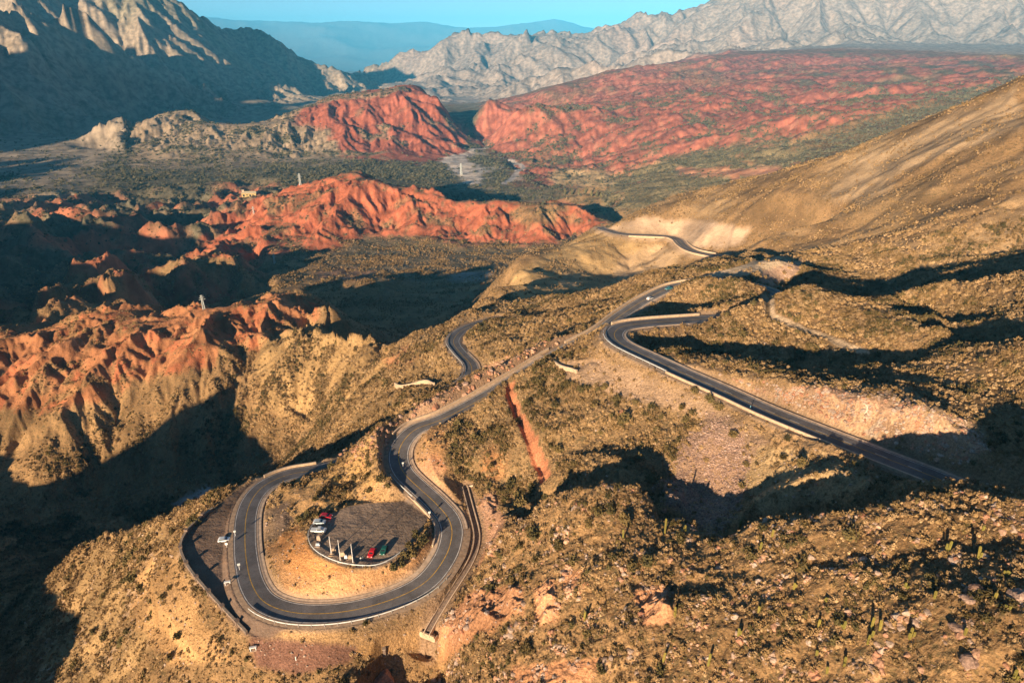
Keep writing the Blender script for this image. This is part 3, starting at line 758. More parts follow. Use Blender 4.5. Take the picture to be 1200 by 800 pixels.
WORN = np.maximum(1-smooth(D_lot, 0, 1.0), np.maximum(1-smooth(D_lay, 0, 1.0), 1-smooth(D_main, 5.5, 7.0))).astype(np.float32)
# ------------------------------------------------------------------ the ground mesh and its material
def grid_mesh(name, X, Y, Z, r0, r1):
    nr, nc = r1-r0, Z.shape[1]
    me = bpy.data.meshes.new(name)
    nv = nr*nc
    co = np.empty((nv, 3), np.float32)
    co[:, 0] = X[r0:r1].ravel(); co[:, 1] = Y[r0:r1].ravel(); co[:, 2] = Z[r0:r1].ravel()
    idx = np.arange(nv, dtype=np.int32).reshape(nr, nc)
    f = np.stack([idx[:-1, :-1], idx[1:, :-1], idx[1:, 1:], idx[:-1, 1:]], -1).reshape(-1, 4)[:, ::-1]
    nf = len(f)
    me.vertices.add(nv); me.vertices.foreach_set('co', co.ravel())
    me.loops.add(nf*4); me.loops.foreach_set('vertex_index', np.ascontiguousarray(f[:, ::-1]).ravel())
    me.polygons.add(nf)
    me.polygons.foreach_set('loop_start', np.arange(nf, dtype=np.int32)*4)
    me.polygons.foreach_set('use_smooth', np.ones(nf, bool))
    me.update(calc_edges=True)
    a = me.attributes.new('Col', 'FLOAT_COLOR', 'POINT')
    rgba = np.ones((nv, 4), np.float32); rgba[:, :3] = COL[r0:r1].reshape(-1, 3)
    a.data.foreach_set('color', rgba.ravel())
    a = me.attributes.new('veg', 'FLOAT', 'POINT'); a.data.foreach_set('value', np.ascontiguousarray(VEG[r0:r1]).ravel())
    a = me.attributes.new('flat', 'FLOAT', 'POINT'); a.data.foreach_set('value', np.ascontiguousarray(WORN[r0:r1]).ravel())
    a = me.attributes.new('dist', 'FLOAT', 'POINT'); a.data.foreach_set('value', np.ascontiguousarray(RR[r0:r1].astype(np.float32)).ravel())
    o = bpy.data.objects.new(name, me); sc.collection.objects.link(o)
    o['kind'] = 'structure'
    return o
def nodes_of(m):
    m.use_nodes = True
    nt = m.node_tree
    b = nt.nodes['Principled BSDF']
    if 'Specular IOR Level' in b.inputs: b.inputs['Specular IOR Level'].default_value = 0.25
    return nt, b
def N(nt, typ, **kw):
    n = nt.nodes.new(typ)
    for k, v in kw.items(): setattr(n, k, v)
    return n
def mixrgb(nt, mode, fac, a, b):
    n = N(nt, 'ShaderNodeMix', data_type='RGBA', blend_type=mode)
    for sock, v in ((n.inputs[0], fac), (n.inputs[6], a), (n.inputs[7], b)):
        if isinstance(v, (int, float)): sock.default_value = v
        elif isinstance(v, tuple): sock.default_value = v
        else: nt.links.new(v, sock)
    return n.outputs[2]
def mathn(nt, op, a, b=0.0, c=None):
    n = N(nt, 'ShaderNodeMath', operation=op)
    for i, v in enumerate((a, b) if c is None else (a, b, c)):
        if isinstance(v, (int, float)): n.inputs[i].default_value = v
        else: nt.links.new(v, n.inputs[i])
    return n.outputs[0]
def maprange(nt, v, a, b, c, d):
    n = N(nt, 'ShaderNodeMapRange', interpolation_type='SMOOTHSTEP')
    nt.links.new(v, n.inputs[0])
    for i, k in enumerate((a, b, c, d)): n.inputs[i+1].default_value = k
    return n.outputs[0]
def noise(nt, pos, scale, detail=4, rough=0.55, stretch=None):
    if stretch:
        mp = N(nt, 'ShaderNodeMapping'); mp.inputs['Scale'].default_value = stretch
        nt.links.new(pos, mp.inputs[0]); pos = mp.outputs[0]
    n = N(nt, 'ShaderNodeTexNoise'); n.inputs['Scale'].default_value = scale
    n.inputs['Detail'].default_value = detail; n.inputs['Roughness'].default_value = rough
    nt.links.new(pos, n.inputs['Vector'])
    return n.outputs[0]
def ground_material():
    m = bpy.data.materials.new('dry_ground'); nt, b = nodes_of(m)
    b.inputs['Roughness'].default_value = 0.95; b.inputs['Specular IOR Level'].default_value = 0.1
    pos = N(nt, 'ShaderNodeNewGeometry').outputs['Position']
    col = N(nt, 'ShaderNodeAttribute', attribute_name='Col').outputs['Color']
    veg = N(nt, 'ShaderNodeAttribute', attribute_name='veg').outputs['Fac']
    dist = N(nt, 'ShaderNodeAttribute', attribute_name='dist').outputs['Fac']
    big = noise(nt, pos, 0.03, 9, 0.62)
    v = maprange(nt, big, 0.3, 0.7, 0.62, 1.38)
    c = mixrgb(nt, 'MULTIPLY', 1.0, col, v)
    # stones and grit close by
    grit = noise(nt, pos, 1.6, 5, 0.7)
    g = maprange(nt, grit, 0.32, 0.68, 0.6, 1.4)
    nearf = mathn(nt, 'MULTIPLY', maprange(nt, dist, 350, 900, 0.9, 0.15), mathn(nt, 'MULTIPLY_ADD', N(nt, 'ShaderNodeAttribute', attribute_name='flat').outputs['Fac'], -0.7, 1.0))
    c = mixrgb(nt, 'MULTIPLY', nearf, c, g)
    # dry litter and low plants, by the amount of cover
    sp = noise(nt, pos, 0.55, 3, 0.6)
    th = mathn(nt, 'MULTIPLY_ADD', veg, -0.16, 0.68)
    k = mathn(nt, 'MULTIPLY', mathn(nt, 'SUBTRACT', sp, th), 14.0)
    k.node.use_clamp = True
    k = mathn(nt, 'MULTIPLY', k, mathn(nt, 'MULTIPLY', veg, 0.75))
    c = mixrgb(nt, 'MIX', k, c, (0.105, 0.085, 0.04, 1))
    # patches of scrub far off
    sf = noise(nt, pos, 0.085, 5, 0.7)
    th2 = mathn(nt, 'MULTIPLY_ADD', veg, -0.15, 0.63)
    k2 = mathn(nt, 'MULTIPLY', mathn(nt, 'SUBTRACT', sf, th2), 12.0); k2.node.use_clamp = True
    k2 = mathn(nt, 'MULTIPLY', k2, mathn(nt, 'MULTIPLY', veg, maprange(nt, dist, 600, 1300, 0.0, 0.8)))
    c = mixrgb(nt, 'MIX', k2, c, (0.09, 0.08, 0.045, 1))
    nt.links.new(c, b.inputs['Base Color'])
    bp = N(nt, 'ShaderNodeBump'); bp.inputs['Strength'].default_value = 0.55; bp.inputs['Distance'].default_value = 0.35
    nt.links.new(grit, bp.inputs['Height'])
    flat = N(nt, 'ShaderNodeAttribute', attribute_name='flat').outputs['Fac']
    nt.links.new(mathn(nt, 'MULTIPLY_ADD', flat, -0.45, 0.55), bp.inputs['Strength'])
    bp2 = N(nt, 'ShaderNodeBump'); bp2.inputs['Strength'].default_value = 0.6; bp2.inputs['Distance'].default_value = 5.0
    nt.links.new(noise(nt, pos, 0.05, 8, 0.65), bp2.inputs['Height']); nt.links.new(bp.outputs[0], bp2.inputs['Normal'])
    nt.links.new(maprange(nt, dist, 2500, 6500, 0.6, 0.3), bp2.inputs['Strength'])
    nt.links.new(bp2.outputs[0], b.inputs['Normal'])
    return m
GROUND = ground_material()
terr = grid_mesh('terrain', X, Y, Z, 0, NR)
terr.data.materials.append(GROUND)
# ------------------------------------------------------------------ mesh and material helpers
COLL = sc.collection
def flat_mat(name, rgb, rough=0.8, var=0.25, scale=1.5, metal=0.0, spec=0.25):
    m = bpy.data.materials.new(name); nt, b = nodes_of(m)
    b.inputs['Roughness'].default_value = rough; b.inputs['Metallic'].default_value = metal
    b.inputs['Specular IOR Level'].default_value = spec
    pos = N(nt, 'ShaderNodeNewGeometry').outputs['Position']
    n = noise(nt, pos, scale, 6, 0.65)
    v = maprange(nt, n, 0.3, 0.7, 1-var, 1+var)
    nt.links.new(mixrgb(nt, 'MULTIPLY', 1.0, (*rgb, 1), v), b.inputs['Base Color'])
    return m
MAT = {}
def asphalt():
    m = bpy.data.materials.new('asphalt'); nt, b = nodes_of(m)
    b.inputs['Roughness'].default_value = 0.9
    pos = N(nt, 'ShaderNodeNewGeometry').outputs['Position']
    c = mixrgb(nt, 'MULTIPLY', 1.0, (0.145, 0.136, 0.132, 1), maprange(nt, noise(nt, pos, 0.12, 6, 0.7), 0.3, 0.7, 0.72, 1.3))
    c = mixrgb(nt, 'MULTIPLY', 1.0, c, maprange(nt, noise(nt, pos, 3.0, 3, 0.6), 0.3, 0.7, 0.85, 1.15))
    # sealed cracks and oil patches
    k = maprange(nt, noise(nt, pos, 0.45, 7, 0.75), 0.56, 0.66, 0.0, 0.5)
    c = mixrgb(nt, 'MIX', k, c, (0.055, 0.053, 0.055, 1))
    # dust and grit blown in from the verges, worn wheel tracks
    e = N(nt, 'ShaderNodeAttribute', attribute_name='edge').outputs['Fac']
    d = mathn(nt, 'MULTIPLY_ADD', noise(nt, pos, 0.35, 6, 0.7), 1.5, mathn(nt, 'SUBTRACT', e, 1.55))
    d = mathn(nt, 'MULTIPLY', d, 2.6); d.node.use_clamp = True
    c = mixrgb(nt, 'MIX', mathn(nt, 'MULTIPLY', d, 0.8), c, (0.25, 0.18, 0.12, 1))
    nt.links.new(c, b.inputs['Base Color'])
    return m
MAT['asphalt'] = asphalt()
MAT['yellow'] = flat_mat('yellow_road_paint', (0.52, 0.31, 0.05), 0.7, 0.35, 0.8)
MAT['white'] = flat_mat('white_road_paint', (0.60, 0.58, 0.54), 0.7, 0.35, 0.6)
MAT['concrete'] = flat_mat('pale_concrete', (0.50, 0.38, 0.27), 0.9, 0.25, 0.7)
MAT['shoulder'] = flat_mat('gravel_shoulder', (0.33, 0.235, 0.155), 0.95, 0.3, 0.9)
MAT['parapet'] = flat_mat('cream_masonry', (0.50, 0.37, 0.24), 0.9, 0.2, 0.8)
MAT['coping'] = flat_mat('weathered_coping', (0.55, 0.42, 0.29), 0.9, 0.15, 0.8)
MAT['stone'] = flat_mat('dark_fieldstone', (0.20, 0.145, 0.11), 0.95, 0.45, 2.2)
MAT['stonecap'] = flat_mat('stone_cap', (0.33, 0.26, 0.19), 0.95, 0.3, 1.5)
MAT['steel'] = flat_mat('galvanised_steel', (0.62, 0.66, 0.64), 0.55, 0.15, 1.0, 0.15, 0.4)
MAT['post'] = flat_mat('weathered_steel_post', (0.30, 0.30, 0.29), 0.7, 0.2, 1.0)
MAT['pole'] = flat_mat('white_painted_pole', (0.78, 0.77, 0.73), 0.5, 0.08, 1.0)
MAT['glass'] = flat_mat('dark_window_glass', (0.02, 0.025, 0.03), 0.15, 0.1, 1.0, 0.0, 0.6)
MAT['tyre'] = flat_mat('tyre_rubber', (0.015, 0.015, 0.016), 0.9, 0.2, 4.0)
MAT['rim'] = flat_mat('alloy_rim', (0.4, 0.4, 0.41), 0.4, 0.1, 4.0, 0.5)
MAT['lamp'] = flat_mat('lamp_glass', (0.75, 0.74, 0.70), 0.2, 0.05, 4.0)
MAT['redlamp'] = flat_mat('tail_lamp_red', (0.4, 0.02, 0.02), 0.3, 0.05, 4.0)
MAT['pylon'] = flat_mat('pylon_steel', (0.46, 0.50, 0.48), 0.7, 0.15, 0.3)

def link(name, me, mat, parent=None, smooth_=False):
    o = bpy.data.objects.new(name, me); COLL.objects.link(o)
    if mat is not None: me.materials.append(MAT[mat] if isinstance(mat, str) else mat)
    if parent is not None: o.parent = parent
    if smooth_:
        me.polygons.foreach_set('use_smooth', np.ones(len(me.polygons), bool))
    return o
def empty(name, loc, label, cat, group=None, rz=0.0):
    o = bpy.data.objects.new(name, None); COLL.objects.link(o)
    o.location = loc; o.rotation_euler = (0, 0, rz); o.empty_display_size = 0.5
    o['label'] = label; o['category'] = cat
    if group: o['group'] = group
    return o
def tag(o, label, cat, group=None):
    o['label'] = label; o['category'] = cat
    if group: o['group'] = group
    return o
class MB:
    """collects vertices and faces, then links them as one mesh"""
    def __init__(s): s.v = []; s.f = []
    def add(s, V, F):
        k = len(s.v); s.v += [tuple(p) for p in V]; s.f += [tuple(i+k for i in f) for f in F]; return s
    def box(s, c, d, rz=0.0, taper=1.0):
        V = []
        for z in (-1, 1):
            t = 1.0 if z < 0 else taper
            for x, y in ((-1, -1), (1, -1), (1, 1), (-1, 1)):
                px, py = x*d[0]/2*t, y*d[1]/2*t
                V.append((c[0]+px*math.cos(rz)-py*math.sin(rz), c[1]+px*math.sin(rz)+py*math.cos(rz), c[2]+z*d[2]/2))
        return s.add(V, [(0, 3, 2, 1), (4, 5, 6, 7), (0, 1, 5, 4), (1, 2, 6, 5), (2, 3, 7, 6), (3, 0, 4, 7)])
    def bar(s, a, b, w):
        a = Vector(a); b = Vector(b); d = (b-a).normalized()
        u = d.orthogonal().normalized(); v = d.cross(u)
        V = [p+u*i*w/2+v*j*w/2 for p in (a, b) for i, j in ((-1, -1), (1, -1), (1, 1), (-1, 1))]
        return s.add(V, [(0, 1, 2, 3), (7, 6, 5, 4), (0, 4, 5, 1), (1, 5, 6, 2), (2, 6, 7, 3), (3, 7, 4, 0)])
    def tube(s, pts_, rad, n=8, cap=True):
        P = [Vector(p) for p in pts_]; m = len(P)
        V = []
        for i, p in enumerate(P):
            d = (P[min(i+1, m-1)]-P[max(i-1, 0)]).normalized()
            u = d.cross(Vector((0.13, 0.99, 0.05))).normalized(); w = d.cross(u)
            r = rad[i] if hasattr(rad, '__len__') else rad
            V += [p+(u*math.cos(2*math.pi*k/n)+w*math.sin(2*math.pi*k/n))*r for k in range(n)]
        F = [(i*n+k, i*n+(k+1) % n, (i+1)*n+(k+1) % n, (i+1)*n+k) for i in range(m-1) for k in range(n)]
        if cap: F += [tuple(range(n))[::-1], tuple(range((m-1)*n, m*n))]
        return s.add(V, F)
    def mesh(s, name):
        me = bpy.data.meshes.new(name); me.from_pydata(s.v, [], s.f); me.update(); return me
    def build(s, name, mat, parent=None, smooth_=False):
        return link(name, s.mesh(name), mat, parent, smooth_)
def frame(C):
    d = np.gradient(C[:, :2], axis=0); d /= np.linalg.norm(d, axis=1)[:, None]+1e-9
    return np.stack([d[:, 1], -d[:, 0]], 1)          # right-hand side
def profile_mesh(C, prof, name, closed=False, origin=(0, 0, 0)):
    """sweep a cross-section [(offset to the right, height)] along a line"""
    n = frame(C); k = len(prof); V = []
    for i in range(len(C)):
        for w, h in prof:
            V.append((C[i, 0]+n[i, 0]*w-origin[0], C[i, 1]+n[i, 1]*w-origin[1], C[i, 2]+h-origin[2]))
    F = []
    m = k if closed else k-1
    for i in range(len(C)-1):
        for j in range(m):
            a = i*k+j; b = i*k+(j+1) % k
            F.append((a, b, b+k, a+k))
    if closed:
        F.append(tuple(range(k))[::-1]); F.append(tuple(range((len(C)-1)*k, len(C)*k)))
    me = bpy.data.meshes.new(name); me.from_pydata(V, [], F); me.update()
    return me
def structure(o):
    o['kind'] = 'structure'; return o
def strip(name, C, w0, w1, h0, h1, mat):
    return structure(link(name, profile_mesh(C, [(w0, h0), ((w0+w1)/2, (h0+h1)/2), (w1, h1)], name), mat))
def dashes(C, w0, w1, h, on, off, name, mat):
    n = frame(C); V = []; F = []
    L = np.concatenate([[0], np.cumsum(np.linalg.norm(np.diff(C[:, :2], axis=0), axis=1))])
    s = 0.0
    while s+on < L[-1]:
        q = np.linspace(s, s+on, 4); k = len(V)
        for t in q:
            p = [np.interp(t, L, C[:, j]) for j in range(3)]; nn = [np.interp(t, L, n[:, j]) for j in range(2)]
            V.append((p[0]+nn[0]*w0, p[1]+nn[1]*w0, p[2]+h)); V.append((p[0]+nn[0]*w1, p[1]+nn[1]*w1, p[2]+h))
        for i in range(3): F.append((k+2*i, k+2*i+1, k+2*i+3, k+2*i+2))
        s += on+off
    me = bpy.data.meshes.new(name); me.from_pydata(V, [], F); me.update()
    return structure(link(name, me, mat))

# ------------------------------------------------------------------ roads
rp = np.array(project(road_main[:, 0], road_main[:, 1], road_main[:, 2])).T
def ri(px, py):
    return int(np.argmin(((rp-np.array([px, py]))**2).sum(1)))
pp_ = np.array(project(road_pass[:, 0], road_pass[:, 1], road_pass[:, 2])).T
def rpi(px, py):
    return int(np.argmin(((pp_-np.array([px, py]))**2).sum(1)))
HWR = 4.0
def asphalt_strip(name, C, hw):
    ws = [-hw, -hw*.72, -hw*.4, 0, hw*.4, hw*.72, hw]
    me = profile_mesh(C, [(w, 0.0) for w in ws], name)
    at = me.attributes.new('edge', 'FLOAT', 'POINT')
    at.data.foreach_set('value', np.tile(np.array([1, .55, .12, .25, .12, .55, 1], np.float32), len(C)))
    return structure(link(name, me, 'asphalt'))
asphalt_strip('mountain_road', road_main, HWR)
strip('road_shoulder', road_main, -6.3, -HWR-0.001, -0.34, -0.012, 'shoulder')
strip('road_shoulder', road_main, HWR+0.001, 6.3, -0.012, -0.34, 'shoulder')
strip('road_markings', road_main, -0.13, 0.13, 0.006, 0.006, 'yellow')
strip('road_markings', road_main, -3.62, -3.42, 0.006, 0.006, 'white')
strip('road_markings', road_main, 3.42, 3.62, 0.006, 0.006, 'white')
dashes(road_main[:ri(742, 410)], 0.35, 0.55, 0.006, 3.5, 5.5, 'road_markings', 'white')
asphalt_strip('pass_road', road_pass, 3.8)
strip('pass_road_shoulder', road_pass, -7.6, -3.801, -0.3, -0.012, 'concrete')
strip('pass_road_shoulder', road_pass, 3.801, 7.0, -0.012, -0.3, 'concrete')
strip('road_markings', road_pass, -0.14, 0.14, 0.008, 0.008, 'yellow')
def part_line(i, j): return road_main[min(i, j):max(i, j)+1]
def gutter(i, j, side, w=1.1, inner=HWR+0.05):
    C = part_line(i, j)
    a, b = (inner, inner+w) if side > 0 else (-inner-w, -inner)
    structure(link('concrete_gutter', profile_mesh(C, [(a, -0.2), (a, 0.03), (a+0.18, 0.05), ((a+b)/2, 0.0), (b-0.18, 0.09), (b, 0.1), (b, -0.4)], 'concrete_gutter'), 'concrete'))
gutter(ri(510, 490), ri(529.5, 619), -1, 1.5)
gutter(ri(494, 574), ri(369, 550), 1, 1.6)
gutter(ri(822, 331), ri(741, 360), -1, 1.0)
gutter(ri(772, 424), ri(800, 375), 1, 0.9)
gutter(0, ri(742, 410), 1, 1.0)
gutter(ri(540, 414), ri(552.5, 437), 1, 1.2)
gutter(ri(640, 416), ri(478, 510), 1, 1.6)
# ------------------------------------------------------------------ walls and barriers (each one a thing)
def sub_line(C, side, off, dz=0.0):
    n = frame(C)
    return np.c_[C[:, :2]+n*(side*off), C[:, 2]+dz]
def wall(name, label, cat, C, h, th, mat, cap='coping', base=-0.8, group=None, pillars=None):
    o0 = C[len(C)//2]
    root = empty(name, (o0[0], o0[1], o0[2]), label, cat, group)
    t = th/2
    link('wall_body', profile_mesh(C, [(-t, base), (t, base), (t*0.92, h), (-t*0.92, h)], 'wall_body', True, o0), mat, root)
    if cap:
        link('coping', profile_mesh(C, [(-t-0.08, h+0.003), (t+0.08, h+0.003), (t+0.05, h+0.14), (-t-0.05, h+0.14)], 'coping', True, o0), cap, root)
    if pillars:
        L = np.concatenate([[0], np.cumsum(np.linalg.norm(np.diff(C[:, :2], axis=0), axis=1))])
        for s in np.arange(pillars*0.5, L[-1], pillars):
            p = [np.interp(s, L, C[:, k]) for k in range(3)]
            i = min(int(np.searchsorted(L, s)), len(C)-1); nn = frame(C)[i]; rz = math.atan2(nn[1], nn[0])
            b = MB().box((p[0]-o0[0], p[1]-o0[1], p[2]-o0[2]+(h+0.75)/2-0.3), (th*1.7, th*1.5, h+1.35), rz, 0.9)
            b.box((p[0]-o0[0], p[1]-o0[1], p[2]-o0[2]+h+0.80), (th*1.9, th*1.7, 0.16), rz)
            b.build('pillar', mat, root)
    return root
def clean(C, step=1.5):
    return catmull(list(C[::2])+[C[-1]], step)
wall('parapet_wall', 'long cream parapet wall on the far side of the descending straight road', 'wall', clean(sub_line(part_line(ri(652, 410), ri(476, 512)), 1, 5.9)), 1.0, 0.55, 'parapet')
wall('parapet_wall', 'cream parapet wall round the outside of the bend where two cars drive', 'wall', clean(sub_line(part_line(ri(823, 331), ri(668, 402)), 1, 4.7)), 1.0, 0.6, 'parapet')
wall('parapet_wall', 'cream parapet wall on the far side of the upper hairpin exit', 'wall', clean(sub_line(part_line(ri(726, 384), ri(826, 372)), -1, 4.7)), 1.0, 0.6, 'parapet')
wall('parapet_wall', 'low cream kerb wall along the valley side of the upper straight road', 'wall', clean(sub_line(part_line(2, ri(790, 432)), -1, 4.8)), 0.62, 0.4, 'parapet')
wall('parapet_wall', 'pale yellow parapet wall at the road end above the dark canyon', 'wall', clean(sub_line(part_line(ri(318, 564), ri(374, 549)), -1, 4.7)), 1.0, 0.5, 'parapet')
wall('parapet_wall', 'low pale wall on the inside of the hairpin beside the bushes', 'wall', clean(sub_line(part_line(ri(500, 580), ri(526, 645)), 1, 5.6)), 0.7, 0.45, 'parapet')
wall('retaining_wall', 'cream retaining wall below the distant pass road', 'wall', catmull(list(sub_line(road_pass[rpi(834, 299):rpi(735, 274)], -1, 7.4, 0.0)), 3.0), 0.9, 0.6, 'parapet', base=-3.5)
wall('retaining_wall', 'cream kerb wall on the uphill side of the distant pass road', 'wall', catmull(list(sub_line(road_pass[rpi(834, 299):rpi(797, 283)], 1, 6.6, 0.0)), 3.0), 1.2, 0.6, 'parapet', base=-1.0)
def ground_path(txt, lift=0.0, step=1.5):
    C = path(txt, step); C[:, 2] = ground(C[:, 0], C[:, 1])+lift
    z = C[:, 2].copy()
    for _ in range(6): z[1:-1] = (z[:-2]+z[1:-1]+z[2:])/3
    C[:, 2] = z
    return C
wall('retaining_wall', 'curved pale retaining wall alone on the tan slope above the canyon', 'wall', ground_path('463 452.5,470 455.5,480 454,492 450.5,502 450,509 453'), 2.6, 0.7, 'parapet', base=-2.0)
wall('retaining_wall', 'short pale retaining wall on the bare slope below the upper hairpin', 'wall', ground_path('650 427,655 431,662 434,670 435,676 437.5'), 1.5, 0.6, 'parapet', base=-1.5)
lw = np.array([PZ(250, 598, -165.6), PZ(229, 614, -165.5), PZ(215, 631, -165.3), PZ(212, 645, -165.2), PZ(221, 666, -165.1), PZ(239, 689, -165.0), PZ(261, 714.5, -165.1), PZ(290, 746, -165.5)])
lw = catmull(list(lw), 1.5); lw[:, 2] = ground(lw[:, 0], lw[:, 1])
wall('stone_wall', 'dark fieldstone wall with pillars along the rim of the brown lay-by', 'wall', lw, 1.05, 0.7, 'stone', 'stonecap', base=-1.6, pillars=9.5)
def guardrail(label, C, h=0.75, group='guardrails', spacing=4.0, back=1):
    C = C.copy()
    o0 = C[len(C)//2]
    root = empty('guardrail', tuple(o0), label, 'guardrail', group)
    b = back*0.04
    prof = [(0, h-0.17), (b*2, h-0.13), (b*2, h-0.07), (0, h-0.03), (0, h+0.03), (b*2, h+0.07), (b*2, h+0.13), (0, h+0.17), (-b*0.6, h+0.17), (-b*0.6, h-0.17)]
    link('rail', profile_mesh(C, prof, 'rail', True, o0), 'steel', root)
    L = np.concatenate([[0], np.cumsum(np.linalg.norm(np.diff(C[:, :2], axis=0), axis=1))])
    me = MB().box((0, 0, 0.22), (0.12, 0.14, 1.3)).mesh('post')
    me.materials.append(MAT['post'])
    n = frame(C)
    for s in np.arange(1.0, L[-1], spacing):
        p = [np.interp(s, L, C[:, k]) for k in range(3)]; i = min(int(np.searchsorted(L, s)), len(C)-1)
        o = bpy.data.objects.new('post', me); COLL.objects.link(o); o.parent = root
        o.location = (p[0]-o0[0]-n[i, 0]*b*3.2, p[1]-o0[1]-n[i, 1]*b*3.2, p[2]-o0[2]); o.rotation_euler = (0, 0, math.atan2(n[i, 1], n[i, 0]))
    return root
guardrail('pale steel guardrail round the foot of the big lower hairpin', sub_line(part_line(ri(512, 668), ri(306, 705)), -1, 5.0, -0.15), group=None)
guardrail('steel guardrail round the outside of the upper hairpin', sub_line(part_line(ri(790, 432), ri(722, 385)), -1, 4.6, -0.05), group=None)
guardrail('steel guardrail on the canyon side of the short hidden road', sub_line(part_line(ri(545, 447), ri(536, 391)), -1, 4.8, -0.1), group=None)
guardrail('steel guardrail beside the shaded bend under the rock wall', sub_line(part_line(ri(473, 553), ri(498, 578)), 1, 5.0, -0.1), group=None)
lp = [np.array([*lot_poly[i], LOT_Z+0.02]) for i in (18, 19, 0, 1, 2, 3, 4, 5, 6, 7, 8)]
guardrail('pale steel guardrail along the curved edge of the car park', catmull(lp, 1.5), group=None)

# stone-lined drain
Cc = chan.copy()
root = empty('drainage_channel', tuple(Cc[len(Cc)//2]), 'stone drainage channel with pale side walls running down past the hairpin', 'channel')
o0 = Cc[len(Cc)//2]
link('channel_floor', profile_mesh(Cc, [(-0.85, -0.9), (0, -1.0), (0.85, -0.9)], 'channel_floor', False, o0), 'stone', root)
for sd in (-1, 1):
    prof = [(sd*0.85, -1.3), (sd*0.85, 0.22), (sd*1.15, 0.23), (sd*1.15, -1.3)]
    if sd > 0: prof = prof[::-1]
    link('channel_wall', profile_mesh(Cc, prof, 'channel_wall', True, o0), 'concrete', root)
bp = ground_path('544 571.5,552 569.5,562 567,573 565.2,579 565.5', 0.0)
wall('drain_wall', 'short pale wall branching from the head of the stone drain', 'wall', bp, 0.5, 0.5, 'concrete', None, base=-1.2)
pe = chan[-1]; pd = frame(chan)[-1]; rzc = math.atan2(pd[1], pd[0])
root = empty('culvert_headwall', (pe[0], pe[1], pe[2]-1.0), 'pale culvert headwall with two pipe ends at the foot of the drain', 'culvert', rz=rzc)
MB().box((0, -0.25, -0.4), (5.0, 0.5, 2.2)).build('headwall', 'parapet', root)
MB().box((-2.6, -0.9, -0.7), (0.4, 1.6, 1.4)).build('wing_wall', 'concrete', root)
MB().box((2.6, -0.9, -0.7), (0.4, 1.6, 1.4)).build('wing_wall', 'concrete', root)
for k in (-1.1, 1.1):
    MB().tube([(k, -0.4, -0.6), (k, -2.2, -0.9)], 0.5, 12, False).build('pipe', 'concrete', root)
